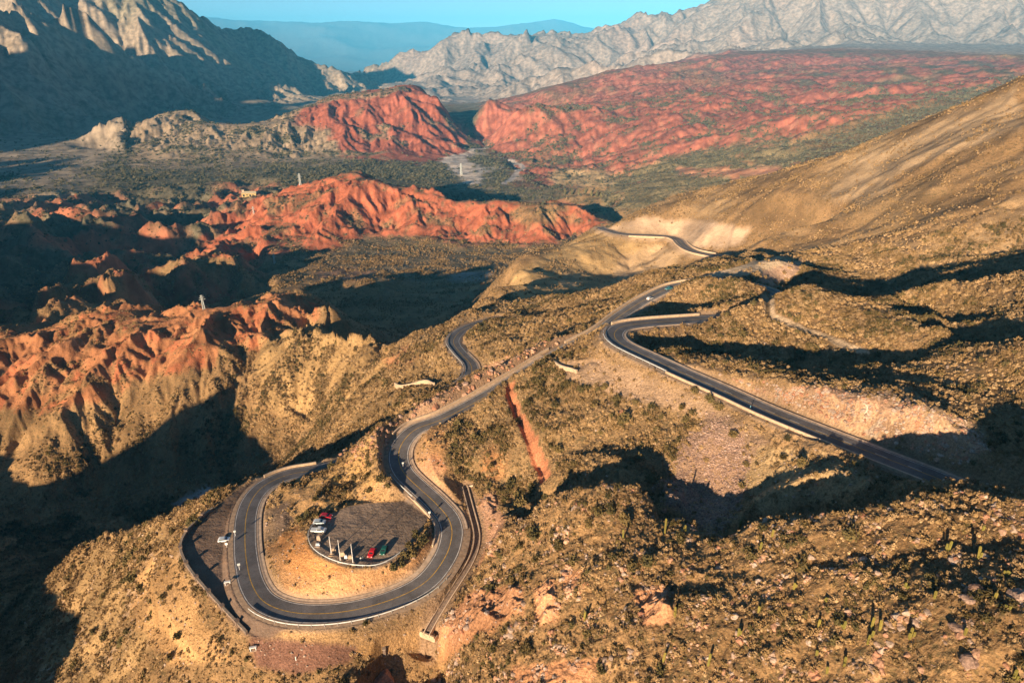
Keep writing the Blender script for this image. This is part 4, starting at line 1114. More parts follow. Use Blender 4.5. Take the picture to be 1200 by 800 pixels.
# ------------------------------------------------------------------ vehicles
def paint(name, rgb):
    m = flat_mat(name, rgb, 0.35, 0.04, 2.0, 0.0, 0.5)
    return m
def car(label, cat, p, heading, rgb, shape='hatch', group=None):
    """heading = world angle of the nose"""
    root = empty('parked_car' if group else 'car', p, label, cat, group, heading)
    L, W = (4.3, 1.76) if shape != 'pickup' else (5.2, 1.85)
    if shape == 'hatch':
        prof = [(-2.1, .45), (-2.12, .82), (-2.0, 1.0), (-1.55, 1.40), (-1.2, 1.48), (0.1, 1.46), (0.35, 1.40), (1.05, 0.98), (1.85, 0.86), (2.1, 0.72), (2.14, 0.42), (1.9, 0.28), (-1.95, 0.28)]
        cab = [(-1.72, 1.04), (-1.50, 1.34), (-1.2, 1.41), (0.1, 1.39), (0.30, 1.34), (0.92, 1.02)]
    elif shape == 'van':
        prof = [(-2.1, .45), (-2.15, 1.0), (-2.1, 1.75), (-1.9, 1.9), (0.7, 1.9), (0.95, 1.82), (1.6, 1.1), (2.1, 0.95), (2.15, 0.45), (1.9, 0.3), (-1.95, 0.3)]
        cab = [(-1.9, 1.15), (-1.88, 1.7), (0.65, 1.75), (0.9, 1.68), (1.4, 1.15)]
    else:
        prof = [(-2.6, .5), (-2.6, 1.05), (-0.55, 1.05), (-0.45, 1.1), (-0.25, 1.68), (0.75, 1.70), (1.0, 1.62), (1.5, 1.12), (2.35, 1.0), (2.55, 0.85), (2.6, 0.5), (2.3, 0.35), (-2.4, 0.35)]
        cab = [(-0.32, 1.15), (-0.18, 1.6), (0.73, 1.62), (0.93, 1.56), (1.34, 1.15)]
    n = len(prof)
    V = []
    for k, (s, ins) in enumerate(((-1, 0.10), (-1, 0.0), (1, 0.0), (1, 0.10))):
        for x, z in prof:
            top = max(0, (z-0.95))*0.22
            V.append((x*(0.985 if ins else 1), s*(W/2-ins*0.6-top), z))
    F = [tuple(range(n))[::-1]] + [tuple(range(3*n, 4*n))]
    for k in range(3):
        for i in range(n):
            j = (i+1) % n
            F.append((k*n+i, k*n+j, (k+1)*n+j, (k+1)*n+i))
    MB().add(V, F).build('body', paint('car_paint', rgb), root)
    m = len(cab)
    for s in (-1, 1):
        MB().add([(x, s*(W/2+0.006-max(0, z-0.95)*0.22), z) for x, z in cab], [tuple(range(m)) if s > 0 else tuple(range(m))[::-1]]).build('side_window', 'glass', root)
    (x0, z0), (x1, z1) = cab[-1], cab[-2]
    MB().add([(x0+.1, -W/2+.22, z0), (x0+.1, W/2-.22, z0), (x1+.09, W/2-.30, z1+.03), (x1+.09, -W/2+.30, z1+.03)], [(0, 1, 2, 3)]).build('windscreen', 'glass', root)
    for x in (-L*0.30, L*0.31):
        for s in (-1, 1):
            w = MB().tube([(x, s*(W/2-0.2), 0.32), (x, s*(W/2+0.015), 0.32)], 0.32, 12).build('wheel', 'tyre', root)
            MB().tube([(x, s*(W/2-0.1), 0.32), (x, s*(W/2+0.03), 0.32)], 0.19, 10).build('rim', 'rim', w)
    xf = prof[-3][0] if shape != 'pickup' else 2.6
    for s in (-1, 1):
        MB().box((2.08 if shape != 'pickup' else 2.5, s*0.62, 0.7 if shape != 'pickup' else 0.85), (0.14, 0.36, 0.16)).build('headlight', 'lamp', root)
        MB().box((-2.1 if shape != 'pickup' else -2.6, s*0.70, 0.85), (0.1, 0.22, 0.26)).build('tail_light', 'redlamp', root)
    return root
def lot(px, py): return tuple(PZ(px, py, LOT_Z+0.01))
car('red parked car beside the silver car at the head of the car park', 'car', lot(382.5, 606), R(-8), (0.42, 0.015, 0.03), 'hatch', 'cars in the car park')
car('silver blue car parked between the red car and the white pickup', 'car', lot(374.5, 613), R(2), (0.48, 0.56, 0.60), 'hatch', 'cars in the car park')
car('white pickup parked by the bend of the car park guardrail', 'pickup', lot(373.5, 622.5), R(-2), (0.66, 0.68, 0.66), 'pickup', 'cars in the car park')
car('red car parked alone facing down the car park by the flagpoles', 'car', lot(436, 649), R(-100), (0.55, 0.015, 0.02), 'hatch', 'cars in the car park')
car('dark green car next to the red car near the bushes', 'car', lot(450, 646), R(-98), (0.015, 0.10, 0.075), 'hatch', 'cars in the car park')
p = spot(263, 633.5)
car('white car parked on the brown lay-by at the road edge', 'car', tuple(p), R(10), (0.62, 0.68, 0.70), 'hatch')
def on_road(px, py, off, rev=False):
    i = ri(px, py); n = frame(road_main)[i]; d = road_main[min(i+1, len(road_main)-1)]-road_main[i-1]
    h = math.atan2(d[1], d[0])+(math.pi if rev else 0)
    return (road_main[i, 0]+n[0]*off, road_main[i, 1]+n[1]*off, road_main[i, 2]+0.01), h
p, h = on_road(759, 352, -1.9, True); car('white car driving up the bend behind the upper hairpin', 'car', p, h, (0.72, 0.70, 0.66), 'hatch')
p, h = on_road(781, 338.5, -1.2, False); car('teal blue car ahead of the white car on the bend', 'car', p, h, (0.05, 0.22, 0.26), 'hatch')

# ------------------------------------------------------------------ car park and lay-by furniture
for px, py, hh, lab in ((388.5, 650, 7.4, 'white flagpole nearest the parked pickup'), (399.2, 658, 8.6, 'middle white flagpole, the tallest of the three'), (414, 661, 8.0, 'white flagpole nearest the lone red car')):
    r = empty('flagpole', lot(px, py), lab, 'flagpole', 'flagpoles at the car park edge')
    MB().box((0, 0, 0.22), (1.7, 1.2, 0.44)).box((0, 0, 0.62), (0.9, 0.8, 0.36)).build('plinth', 'parapet', r)
    MB().tube([(0, 0, 0.8), (0, 0, hh*0.5), (0, 0, hh)], [0.13, 0.11, 0.08], 8).build('pole', 'pole', r)
    MB().tube([(0, 0, hh), (0, 0, hh+0.1), (0, 0, hh+0.2)], [0.05, 0.13, 0.04], 8).build('finial', 'pole', r)
for px, py, w, h, mat, lab in ((391, 645.5, 1.5, 1.1, 'parapet', 'cream stone block beside the first flagpole'), (401.5, 651, 1.6, 1.5, 'parapet', 'tall cream stone block behind the middle flagpole'),
                               (405.5, 654.5, 1.0, 1.3, 'pole', 'white stone block between two flagpoles'), (410.5, 654.5, 1.3, 1.3, 'parapet', 'cream stone block behind the last flagpole'),
                               (373.5, 632.5, 1.2, 1.7, 'concrete', 'rounded pinkish stone marker below the white pickup'), (372.5, 639.5, 1.4, 0.9, 'pole', 'low white stone block by the guardrail bend')):
    r = empty('stone_block', lot(px, py), lab, 'block', 'stone blocks by the flagpoles')
    MB().box((0, 0, 0.1), (w*1.25, w*1.1, 0.2)).build('base', 'concrete', r)
    MB().box((0, 0, 0.2+h*0.4), (w, w*0.8, h*0.8), 0.2, 0.9).box((0, 0, 0.2+h*0.9), (w*0.8, w*0.62, h*0.2), 0.2, 0.8).build('block', mat, r)
def post_sign(px, py, lab, hgt=2.4, w=0.7, rz=0.3, z=None, panel='steel'):
    p = spot(px, py) if z is None else PZ(px, py, z)
    r = empty('road_sign', tuple(p), lab, 'sign', 'road signs', rz)
    MB().tube([(0, 0, -0.3), (0, 0, hgt)], 0.07, 8).build('post', 'pole', r)
    MB().box((0, -0.09, hgt-w*0.45), (w, 0.05, w)).build('panel', panel, r)
    return r
post_sign(266, 641, 'small white sign on a post below the white car', 2.0, 0.9, 0.2, None, 'pole')
post_sign(276, 628, 'sign post on the lay-by edge beside the road line', 2.6, 0.8, 0.3)
post_sign(281, 668, 'sign post on the outer edge of the hairpin left leg', 3.0, 0.9, 0.4)
post_sign(503.5, 606, 'sign post at the inner kerb of the hairpin right side', 2.6, 0.8, 0.2)
post_sign(472.5, 548, 'sign post in the bend under the shaded rock wall', 2.6, 0.7, 0.2)
for px, py, lab in ((267, 685, 'white two legged notice frame on the lay-by halfway down the stone wall'), (297, 762, 'white two legged notice frame beyond the end of the stone wall')):
    p = spot(px, py); r = empty('notice_frame', tuple(p), lab, 'frame', 'notice frames on the lay-by', 0.25)
    for s in (-1, 1): MB().box((s*0.75, 0, 0.55), (0.2, 0.25, 1.4)).build('leg', 'pole', r)
    MB().box((0, 0, 1.38), (2.0, 0.7, 0.24)).build('board', 'pole', r)
    MB().box((0, 0, 0.06), (1.9, 0.8, 0.12)).build('base', 'concrete', r)
p = spot(347, 773); r = empty('marker_post', tuple(p), 'small white marker post on the dark red earth', 'post')
MB().tube([(0, 0, -0.2), (0, 0, 1.3)], 0.16, 8).build('post', 'pole', r); MB().tube([(0, 0, 1.303), (0, 0, 1.45)], [0.2, 0.05], 8).build('cap', 'pole', r)
p = spot(450.5, 766); r = empty('stone_pillar', tuple(p), 'grey stone pillar at the rim of the shaded pit', 'pillar')
MB().box((0, 0, 0.9), (0.9, 0.9, 2.6), 0.2, 0.85).build('shaft', 'stone', r); MB().box((0, 0, 2.3), (1.1, 1.1, 0.2), 0.2).build('cap', 'stonecap', r)

# ------------------------------------------------------------------ people (small in the view)
def person(p, rz, label, shirt, trousers):
    J = dict(pel=(0, 0, .95), sp=(0, 0, 1.2), ch=(0, 0.01, 1.40), nk=(0, 0, 1.52), hd=(0, 0.03, 1.66), ht=(0, 0.02, 1.76),
             hl=(-.1, 0, .9), kl=(-.11, .04, .5), al=(-.11, -.02, .09), tl=(-.11, .14, .04), hr=(.1, 0, .9), kr=(.11, .02, .5), ar=(.12, -.03, .09), tr=(.12, .13, .04),
             sl=(-.19, 0, 1.42), el=(-.25, -.03, 1.13), wl=(-.23, .06, .88), fl=(-.22, .09, .76), sr=(.19, 0, 1.42), er=(.25, -.03, 1.13), wr=(.23, .06, .88), fr=(.22, .09, .76))
    K = list(J); E = [('pel', 'sp'), ('sp', 'ch'), ('ch', 'nk'), ('nk', 'hd'), ('hd', 'ht'), ('pel', 'hl'), ('hl', 'kl'), ('kl', 'al'), ('al', 'tl'), ('pel', 'hr'), ('hr', 'kr'), ('kr', 'ar'), ('ar', 'tr'),
                      ('ch', 'sl'), ('sl', 'el'), ('el', 'wl'), ('wl', 'fl'), ('ch', 'sr'), ('sr', 'er'), ('er', 'wr'), ('wr', 'fr')]
    rad = dict(pel=.14, sp=.13, ch=.15, nk=.06, hd=.105, ht=.07, hl=.09, kl=.06, al=.04, tl=.035, hr=.09, kr=.06, ar=.04, tr=.035, sl=.06, el=.045, wl=.035, fl=.035, sr=.06, er=.045, wr=.035, fr=.035)
    me = bpy.data.meshes.new('person'); me.from_pydata([J[k] for k in K], [(K.index(a), K.index(b)) for a, b in E], [])
    tmp = bpy.data.objects.new('person', me); COLL.objects.link(tmp)
    md = tmp.modifiers.new('skin', 'SKIN'); tmp.modifiers.new('sub', 'SUBSURF').levels = 1
    for i, k in enumerate(K):
        me.skin_vertices[0].data[i].radius = (rad[k], rad[k]*0.85); me.skin_vertices[0].data[i].use_root = (i == 0)
    dg = bpy.context.evaluated_depsgraph_get()
    m2 = bpy.data.meshes.new_from_object(tmp.evaluated_get(dg)); bpy.data.objects.remove(tmp)
    for rgb, nm in (((0.32, 0.19, 0.13), 'skin'), (shirt, 'shirt'), (trousers, 'trousers'), ((0.02, 0.015, 0.012), 'hair')): m2.materials.append(flat_mat(nm, rgb, 0.8, 0.1, 8))
    for f in m2.polygons:
        c = f.center
        f.material_index = 2 if c.z < 0.98 and abs(c.x) < 0.19 else (1 if c.z < 1.5 and c.z > 0.86 else (3 if c.z > 1.7 or (c.z > 1.6 and c.y < 0) else 0))
    o = link('person', m2, None, None, True); o.location = p; o.rotation_euler = (0, 0, rz)
    return tag(o, label, 'person')
person(lot(423, 657), 0.4, 'person in a white top standing on the car park right of the flagpoles', (0.62, 0.62, 0.6), (0.05, 0.06, 0.09))
person(lot(425.5, 656), 3.0, 'person in dark clothes standing next to a companion in white', (0.06, 0.10, 0.12), (0.04, 0.04, 0.05))
p, h = on_road(889, 478, -3.6); person(p, 0.8, 'person in light blue standing at the kerb of the upper straight road', (0.15, 0.42, 0.52), (0.04, 0.05, 0.07))

# ------------------------------------------------------------------ power pylons, house
def pylon(px, py, hpx, lab):
    p = spot(px, py); dep = p[1]*cp-p[2]*sp
    H = hpx*dep/FPX*1.03
    r = empty('power_pylon', (p[0], p[1], p[2]-0.3), lab, 'pylon', 'power line pylons', 0.5)
    w = H*0.075; wt = H*0.028; t = H*0.012
    b = MB(); n = 7
    lv = [(H*i/n, w*(1-i/n)+wt*(i/n)) for i in range(n+1)]
    cs = ((-1, -1), (1, -1), (1, 1), (-1, 1))
    for (z0, a0), (z1, a1) in zip(lv[:-1], lv[1:]):
        for i in range(4):
            c, d = cs[i], cs[(i+1) % 4]
            b.bar((c[0]*a0, c[1]*a0, z0), (c[0]*a1, c[1]*a1, z1), t*1.6)
            b.bar((c[0]*a0, c[1]*a0, z0), (d[0]*a1, d[1]*a1, z1), t)
            b.bar((d[0]*a0, d[1]*a0, z0), (c[0]*a1, c[1]*a1, z1), t)
    b.build('tower', 'pylon', r)
    for z, l in ((0.70, 0.20), (0.83, 0.16), (0.95, 0.11)):
        q = MB()
        for s in (-1, 1):
            q.bar((0, 0, H*z), (s*H*l, 0, H*(z+0.004)), t*1.8); q.bar((0, 0, H*(z+0.05)), (s*H*l, 0, H*(z+0.006)), t)
        q.build('crossarm', 'pylon', r)
pylon(239, 362, 17, 'steel pylon on the crest of the red and tan ridge, the nearest one')
pylon(322, 309, 12, 'small pale pylon standing in the shaded valley behind the ridge')
pylon(352, 217, 13, 'thin pylon on the red knob at the left end of the valley ridge')
pylon(297.5, 251, 9, 'small pylon in the scrub just below the yellow house')
pylon(540.5, 205, 13, 'thin pylon beside the pale river bed')
p = spot(293, 230); dep = p[1]*cp-p[2]*sp; s = 17*dep/FPX/16.0
MAT['housewall'] = flat_mat('ochre_plaster', (0.42, 0.31, 0.13), 0.9, 0.15, 0.3); MAT['dark'] = flat_mat('dark_opening', (0.03, 0.03, 0.03), 0.9, 0.2, 1.0)
MAT['roof'] = flat_mat('tin_roof', (0.45, 0.38, 0.24), 0.6, 0.15, 0.3)
r = empty('house', tuple(p), 'long ochre house with dark doorways in the grey green valley', 'house')
r.scale = (s, s, s)
MB().box((0, 0, 1.6), (16, 6, 4.4)).build('wall', 'housewall', r)
MB().add([(-8.6, -3.6, 3.75), (8.6, -3.6, 3.75), (8.6, 3.6, 3.75), (-8.6, 3.6, 3.75), (-7.4, 0, 5.6), (7.4, 0, 5.6)], [(0, 1, 5, 4), (2, 3, 4, 5), (1, 2, 5), (3, 0, 4), (3, 2, 1, 0)]).build('roof', 'roof', r)
for x in (-5.6, 1.5): MB().box((x, -3.01, 1.3), (2.0, 0.12, 2.4)).build('door', 'dark', r)
for x in (-2, 4.6): MB().box((x, -3.01, 1.9), (1.3, 0.12, 1.3)).build('window', 'dark', r)
p = spot(286, 231.5); dep = p[1]*cp-p[2]*sp; s = dep/FPX
r = empty('water_tower', tuple(p), 'grey block tower left of the ochre house', 'tower')
MB().box((0, 0, 4*s), (2.6*s, 2.6*s, 9*s), 0.2, 0.9).build('shaft', 'concrete', r); MB().box((0, 0, 8.9*s), (3.0*s, 3.0*s, 0.8*s), 0.2).build('tank', 'stonecap', r)
# ------------------------------------------------------------------ plants: shapes
def leafy(name, n, rad, hgt, leaf, seed, core=True, spread=1.0, up=0.35):
    """a clump of many small leaf faces spread through a low dome, round a broken woody middle"""
    r = random.Random(seed); b = MB()
    if core:
        nu, nv = 7, 4; V = []; F = []
        for j in range(nv+1):
            for i in range(nu):
                a = 2*math.pi*i/nu; t = j/nv*math.pi*0.5
                q = (0.42+0.36*r.random())
                V.append((math.cos(a)*math.cos(t)*rad*q, math.sin(a)*math.cos(t)*rad*q, math.sin(t)*hgt*(0.45+0.4*r.random())-0.05))
        for j in range(nv):
            for i in range(nu):
                F.append((j*nu+i, j*nu+(i+1) % nu, (j+1)*nu+(i+1) % nu, (j+1)*nu+i))
        b.add(V, F)
    lob = [(r.uniform(-.5, .5)*rad, r.uniform(-.5, .5)*rad, r.uniform(.45, 1)) for _ in range(5)]
    for k in range(n):
        lx, ly, lh = r.choice(lob)
        a = r.uniform(0, 2*math.pi); t = math.acos(r.uniform(0.0, 1)); q = r.uniform(.35, .62)*spread
        p = Vector((lx+math.cos(a)*math.sin(t)*rad*q, ly+math.sin(a)*math.sin(t)*rad*q, max(0.03, math.cos(t)*hgt*lh*r.uniform(.6, 1.05)+0.1*hgt)))
        d = Vector((r.uniform(-1, 1), r.uniform(-1, 1), r.uniform(-.3, 1)+up)).normalized()
        u = d.orthogonal().normalized()*leaf*r.uniform(.4, .8); w = d*leaf*r.uniform(.7, 1.5)
        b.add([p-u*.6, p+u*.6, p+w+u*.35, p+w-u*.35], [(0, 1, 2, 3)])
    return b.mesh(name)
def tussock(name, seed):
    r = random.Random(seed); b = MB()
    for k in range(34):
        a = r.uniform(0, 2*math.pi); o = r.uniform(0, .35); l = r.uniform(.5, 1.0); t = r.uniform(.2, .75)
        p = Vector((math.cos(a)*o, math.sin(a)*o, -0.05)); q = p+Vector((math.cos(a)*math.sin(t)*l, math.sin(a)*math.sin(t)*l, math.cos(t)*l*.8))
        u = Vector((-math.sin(a), math.cos(a), 0))*0.09
        b.add([p-u, p+u, q], [(0, 1, 2)])
    return b.mesh(name)
def rock(name, seed, flat=0.7, n=2):
    r = random.Random(seed)
    bm = bmesh.new(); bmesh.ops.create_icosphere(bm, subdivisions=n, radius=1.0)
    cuts = [(Vector((r.uniform(-1, 1), r.uniform(-1, 1), r.uniform(-.6, 1))).normalized(), r.uniform(.45, .85)) for _ in range(9)]
    for v in bm.verts:
        p = v.co.copy()
        for d, h in cuts:
            k = p.dot(d)-h
            if k > 0: p -= d*k
        p += Vector((r.uniform(-1, 1), r.uniform(-1, 1), r.uniform(-1, 1)))*0.05
        v.co = (p.x, p.y*r.uniform(.9, 1), p.z*flat)
    me = bpy.data.meshes.new(name); bm.to_mesh(me); bm.free(); return me
def plant_mat(name, rgb, rgb2, var=0.35):
    m = bpy.data.materials.new(name); nt, b = nodes_of(m)
    b.inputs['Roughness'].default_value = 0.9; b.inputs['Specular IOR Level'].default_value = 0.1
    rnd = N(nt, 'ShaderNodeObjectInfo').outputs['Random']
    pos = N(nt, 'ShaderNodeNewGeometry').outputs['Position']
    c = mixrgb(nt, 'MIX', rnd, (*rgb, 1), (*rgb2, 1))
    c = mixrgb(nt, 'MULTIPLY', 1.0, c, maprange(nt, noise(nt, pos, 2.3, 3, 0.7), 0.3, 0.7, 1-var, 1+var))
    c = mixrgb(nt, 'MULTIPLY', 1.0, c, maprange(nt, noise(nt, pos, 0.04, 4, 0.6), 0.3, 0.7, 0.75, 1.25))
    nt.links.new(c, b.inputs['Base Color'])
    return m
MAT['dry'] = plant_mat('dry_scrub_leaf', (0.29, 0.19, 0.09), (0.41, 0.285, 0.148))
MAT['olive'] = plant_mat('olive_scrub_leaf', (0.20, 0.132, 0.055), (0.29, 0.19, 0.085))
MAT['darkleaf'] = plant_mat('dark_shrub_leaf', (0.085, 0.072, 0.028), (0.16, 0.115, 0.045))
MAT['straw'] = plant_mat('straw_grass', (0.42, 0.27, 0.12), (0.52, 0.36, 0.18))
MAT['rock'] = plant_mat('broken_rock', (0.34, 0.235, 0.17), (0.46, 0.36, 0.28))
MAT['screerock'] = plant_mat('scree_rock', (0.21, 0.135, 0.10), (0.36, 0.25, 0.19))
MAT['redrock'] = plant_mat('red_rock', (0.40, 0.19, 0.11), (0.46, 0.29, 0.19))
MAT['valleyleaf'] = plant_mat('valley_bush_leaf', (0.085, 0.085, 0.05), (0.16, 0.14, 0.08))
MAT['cactus'] = plant_mat('cardon_skin', (0.16, 0.145, 0.035), (0.25, 0.205, 0.05), 0.2)
MAT['bark'] = plant_mat('grey_bark', (0.16, 0.12, 0.085), (0.2, 0.16, 0.11))
MAT['poplar'] = plant_mat('autumn_poplar_leaf', (0.16, 0.15, 0.07), (0.26, 0.22, 0.10))

# ------------------------------------------------------------------ ground cover scattered where the survey says it grows
CA = (RR[:-1, :-1]**2)*np.diff(Q)[:, None]*np.diff(AZ)[None, :]          # plan area of each grid cell
inframe = (np.abs(A2[:-1, :-1]) < 0.92)
fx_, fy_ = project(X, Y, Z)
inview = ((fx_ > -260) & (fx_ < 1460) & (fy_ > -60) & (fy_ < 930))[:-1, :-1] & inframe
clear = ((D_main > 6.4) & (D_lot > 0.6) & (D_lay > 0.8) & (D_chan > 2.0) & (D_pass > 7.2) & (D_foot > 2.4) & (D_ledge > 3.5) & (D_scar > 2.2))[:-1, :-1]
VG = VEG[:-1, :-1]
# seen from the station (coarse horizon test along each bearing) - ground hidden from everywhere nearby is left bare
EL = Z/RR
HZ = np.maximum.accumulate(EL, axis=0)
seen = (EL > HZ-0.035)[:-1, :-1]
CLUMP = (0.22+1.2*smooth(n_b[:-1, :-1]+0.5*n_a[:-1, :-1]+0.5*n_c[:-1, :-1], -0.35, 0.5)).astype(np.float32)
def scatter(name, mesh_objs, weight, count, size, seed, sink=0.0, kind='stuff', label=None):
    r = np.random.default_rng(seed)
    w = (weight*CA*clear*inview*seen).ravel()
    w = np.clip(w, 0, None); cdf = np.cumsum(w); tot = cdf[-1]
    k = np.searchsorted(cdf, r.random(count)*tot)
    i, j = np.unravel_index(np.clip(k, 0, w.size-1), CA.shape)
    u = r.random(count); v = r.random(count)
    q = Q[i]*(1-v)+Q[i+1]*v; a = AZ[j]*(1-u)+AZ[j+1]*u
    P = np.empty((count, 3)); P[:, 0] = np.exp(q)*np.sin(a); P[:, 1] = np.exp(q)*np.cos(a); P[:, 2] = ground(P[:, 0], P[:, 1])
    s = size(np.exp(q), r.random(count)).astype(np.float32)
    P[:, 2] -= sink*s
    return P, s, r.random(count)*2*math.pi, r.integers(0, len(mesh_objs), count)
def gn_scatter(name, protos, P, S, RZ, K, label):
    """one object of ground cover: its plants are copied onto its points by geometry nodes"""
    me = bpy.data.meshes.new(name); n = len(P)
    me.vertices.add(n); me.vertices.foreach_set('co', P.astype(np.float32).ravel())
    for nm, typ, arr in (('scl', 'FLOAT', S.astype(np.float32)), ('rz', 'FLOAT', RZ.astype(np.float32)), ('pick', 'INT', K.astype(np.int32))):
        at = me.attributes.new(nm, typ, 'POINT'); at.data.foreach_set('value', np.ascontiguousarray(arr))
    o = bpy.data.objects.new(name, me); COLL.objects.link(o); o['kind'] = 'stuff'; o['label'] = label
    g = bpy.data.node_groups.new(name, 'GeometryNodeTree')
    g.interface.new_socket('Geometry', in_out='INPUT', socket_type='NodeSocketGeometry'); g.interface.new_socket('Geometry', in_out='OUTPUT', socket_type='NodeSocketGeometry')
    gi = g.nodes.new('NodeGroupInput'); go = g.nodes.new('NodeGroupOutput')
    def attr(nm, typ):
        x = g.nodes.new('GeometryNodeInputNamedAttribute'); x.data_type = typ; x.inputs[0].default_value = nm
        return next(q for q in x.outputs if q.enabled and q.name == 'Attribute')
    join = g.nodes.new('GeometryNodeJoinGeometry')
    for k, pr in enumerate(protos):
        oi = g.nodes.new('GeometryNodeObjectInfo'); oi.inputs[0].default_value = pr
        ip = g.nodes.new('GeometryNodeInstanceOnPoints')
        g.links.new(gi.outputs[0], ip.inputs['Points']); g.links.new(oi.outputs['Geometry'], ip.inputs['Instance'])
        cm = g.nodes.new('FunctionNodeCompare'); cm.data_type = 'INT'; cm.operation = 'EQUAL'
        ints = [q for q in cm.inputs if q.type == 'INT']
        g.links.new(attr('pick', 'INT'), ints[0]); ints[1].default_value = k
        g.links.new(cm.outputs[0], ip.inputs['Selection'])
        cx = g.nodes.new('ShaderNodeCombineXYZ'); g.links.new(attr('rz', 'FLOAT'), cx.inputs[2])
        er = g.nodes.new('FunctionNodeEulerToRotation'); g.links.new(cx.outputs[0], er.inputs[0]); g.links.new(er.outputs[0], ip.inputs['Rotation'])
        g.links.new(attr('scl', 'FLOAT'), ip.inputs['Scale'])
        g.links.new(ip.outputs[0], join.inputs[0])
    g.links.new(join.outputs[0], go.inputs[0])
    md = o.modifiers.new('cover', 'NODES'); md.node_group = g
    return o
def proto(me, mat):
    me.materials.append(MAT[mat]); return bpy.data.objects.new(me.name, me)      # kept out of the scene: only its copies are seen
P_dry = [proto(leafy('dry_bush', 46, 0.55, 0.75, 0.22, 10+i), 'dry') for i in range(4)]
P_olive = [proto(leafy('olive_bush', 52, 0.6, 0.8, 0.22, 20+i), 'olive') for i in range(4)]
P_dark = [proto(leafy('dark_bush', 60, 0.62, 0.85, 0.22, 30+i), 'darkleaf') for i in range(3)]
P_straw = [proto(tussock('grass_tuft', 40+i), 'straw') for i in range(3)]
P_rock = [proto(rock('loose_stone', 50+i), 'rock') for i in range(4)]
P_scree = [proto(rock('scree_stone', 70+i), 'screerock') for i in range(3)]
P_rrock = [proto(rock('red_stone', 56+i), 'redrock') for i in range(3)]
P_val = [proto(leafy('valley_bush', 40, 0.6, 0.8, 0.26, 60+i), 'valleyleaf') for i in range(4)]
rc_ = RR[:-1, :-1]
near = (1-smooth(rc_, 430, 560)); mid = smooth(rc_, 430, 560)*(1-smooth(rc_, 1000, 1300)); farr = smooth(rc_, 1000, 1300)*(1-smooth(rc_, 2600, 3400))
vz = VG**1.4*CLUMP
up1 = lambda a, b: (lambda r, u: (a+(b-a)*u**2.2)*np.clip(r/230, 0.85, 1.5))
DENS = 1.0
for nm, pr, w, cnt, sz, sd, lab in (
    ('dry_scrub', P_dry, near*vz, 98000, up1(0.55, 1.8), 1, 'dry tan scrub covering the near slopes'),
    ('olive_scrub', P_olive, near*vz*(0.25+patchy(n_b, -0.1, 0.5)[:-1, :-1]), 48000, up1(0.65, 2.0), 2, 'olive brown scrub in patches on the near slopes'),
    ('dark_scrub', P_dark, near*vz*vz*(0.08+patchy(n_a+n_b*.6, 0.05, 0.6)[:-1, :-1]), 14000, up1(0.8, 2.3), 3, 'dark scrub in the hollows of the near slopes'),
    ('grass', P_straw, near*VG, 36000, up1(0.6, 1.3), 4, 'dry straw grass between the shrubs'),
    ('loose_stones', P_rock, near*(1.15-VG)*(0.3+patchy(n_b, -0.2, 0.4)[:-1, :-1]), 26000, lambda r, u: 0.14+0.5*u**5, 5, 'pale loose stones on the bare slopes'),
    ('slope_scrub', P_dry, mid*vz*(0.3+patchy(n_b, -0.2, 0.4)[:-1, :-1]), 36000, lambda r, u: (0.6+1.4*u**2)*np.clip(r/700, 0.9, 1.6), 6, 'tan scrub on the middle slopes'),
    ('hill_scrub', P_olive, mid*vz*(0.3+patchy(n_b, -0.1, 0.4)[:-1, :-1]), 44000, lambda r, u: (0.7+1.5*u**2)*np.clip(r/700, 0.9, 1.6), 7, 'olive scrub on the middle slopes and the pylon ridge'),
    ('valley_scrub', P_val, farr*vz*smooth(VG, 0.15, 0.5), 46000, lambda r, u: (2.0+4.5*u**2.2)*np.clip(r/1800, 0.7, 1.5), 8, 'grey green scrub over the valley floor and red hills')):
    n = int(cnt*DENS)
    gn_scatter(nm, pr, *scatter(nm, pr, w.astype(np.float32), n, sz, sd, 0.08), lab)
talus = np.maximum(reg('770 575,800 520,838 486,868 520,880 560,860 602,835 630,800 612', 130, 300, 18), 0)[:-1, :-1]
gn_scatter("scree", P_scree, *scatter("scree", P_scree, (talus*(0.2+patchy(n_c+n_b*.5, -0.1, 0.4)[:-1, :-1])).astype(np.float32), 9000, lambda r, u: 0.14+0.55*u**4, 9, 0.1), "purplish scree spilling below the upper road")
mound = np.maximum(reg('395 535,440 500,480 478,540 445,600 415,650 390,655 400,600 432,540 466,490 492,460 520,420 545', 200, 360, 4), 0)[:-1, :-1]
gn_scatter('rubble', P_rrock, *scatter('rubble', P_rrock, mound.astype(np.float32), 2600, lambda r, u: 0.3+1.4*u**3, 10, 0.15), 'pinkish rubble along the rock bank beside the descending road')

cut = np.maximum(reg('800 432,860 445,920 452,980 452,1060 468,1130 492,1165 525,1130 545,1040 520,930 480,850 452', 110, 300, 6), 0)[:-1, :-1]*(D_main > 7.0)[:-1, :-1]
gn_scatter('rock_rubble', P_rock+P_rrock, *scatter('rock_rubble', P_rock+P_rrock, (cut*(0.15+patchy(n_c+.4*n_b, -0.2, 0.4)[:-1, :-1])).astype(np.float32), 2600, lambda r, u: 0.16+0.95*u**5, 12, 0.45), 'pink and white broken rock on the cutting above the upper road')
rk = m_n1[:-1, :-1]*patchy(n_b-0.3*n_c, 0.05, 0.5)[:-1, :-1]
gn_scatter('slope_rocks', P_rock+P_rrock, *scatter('slope_rocks', P_rock+P_rrock, rk.astype(np.float32), 5200, lambda r, u: 0.2+1.1*u**5, 13, 0.25), 'broken rock among the scrub of the near hill')

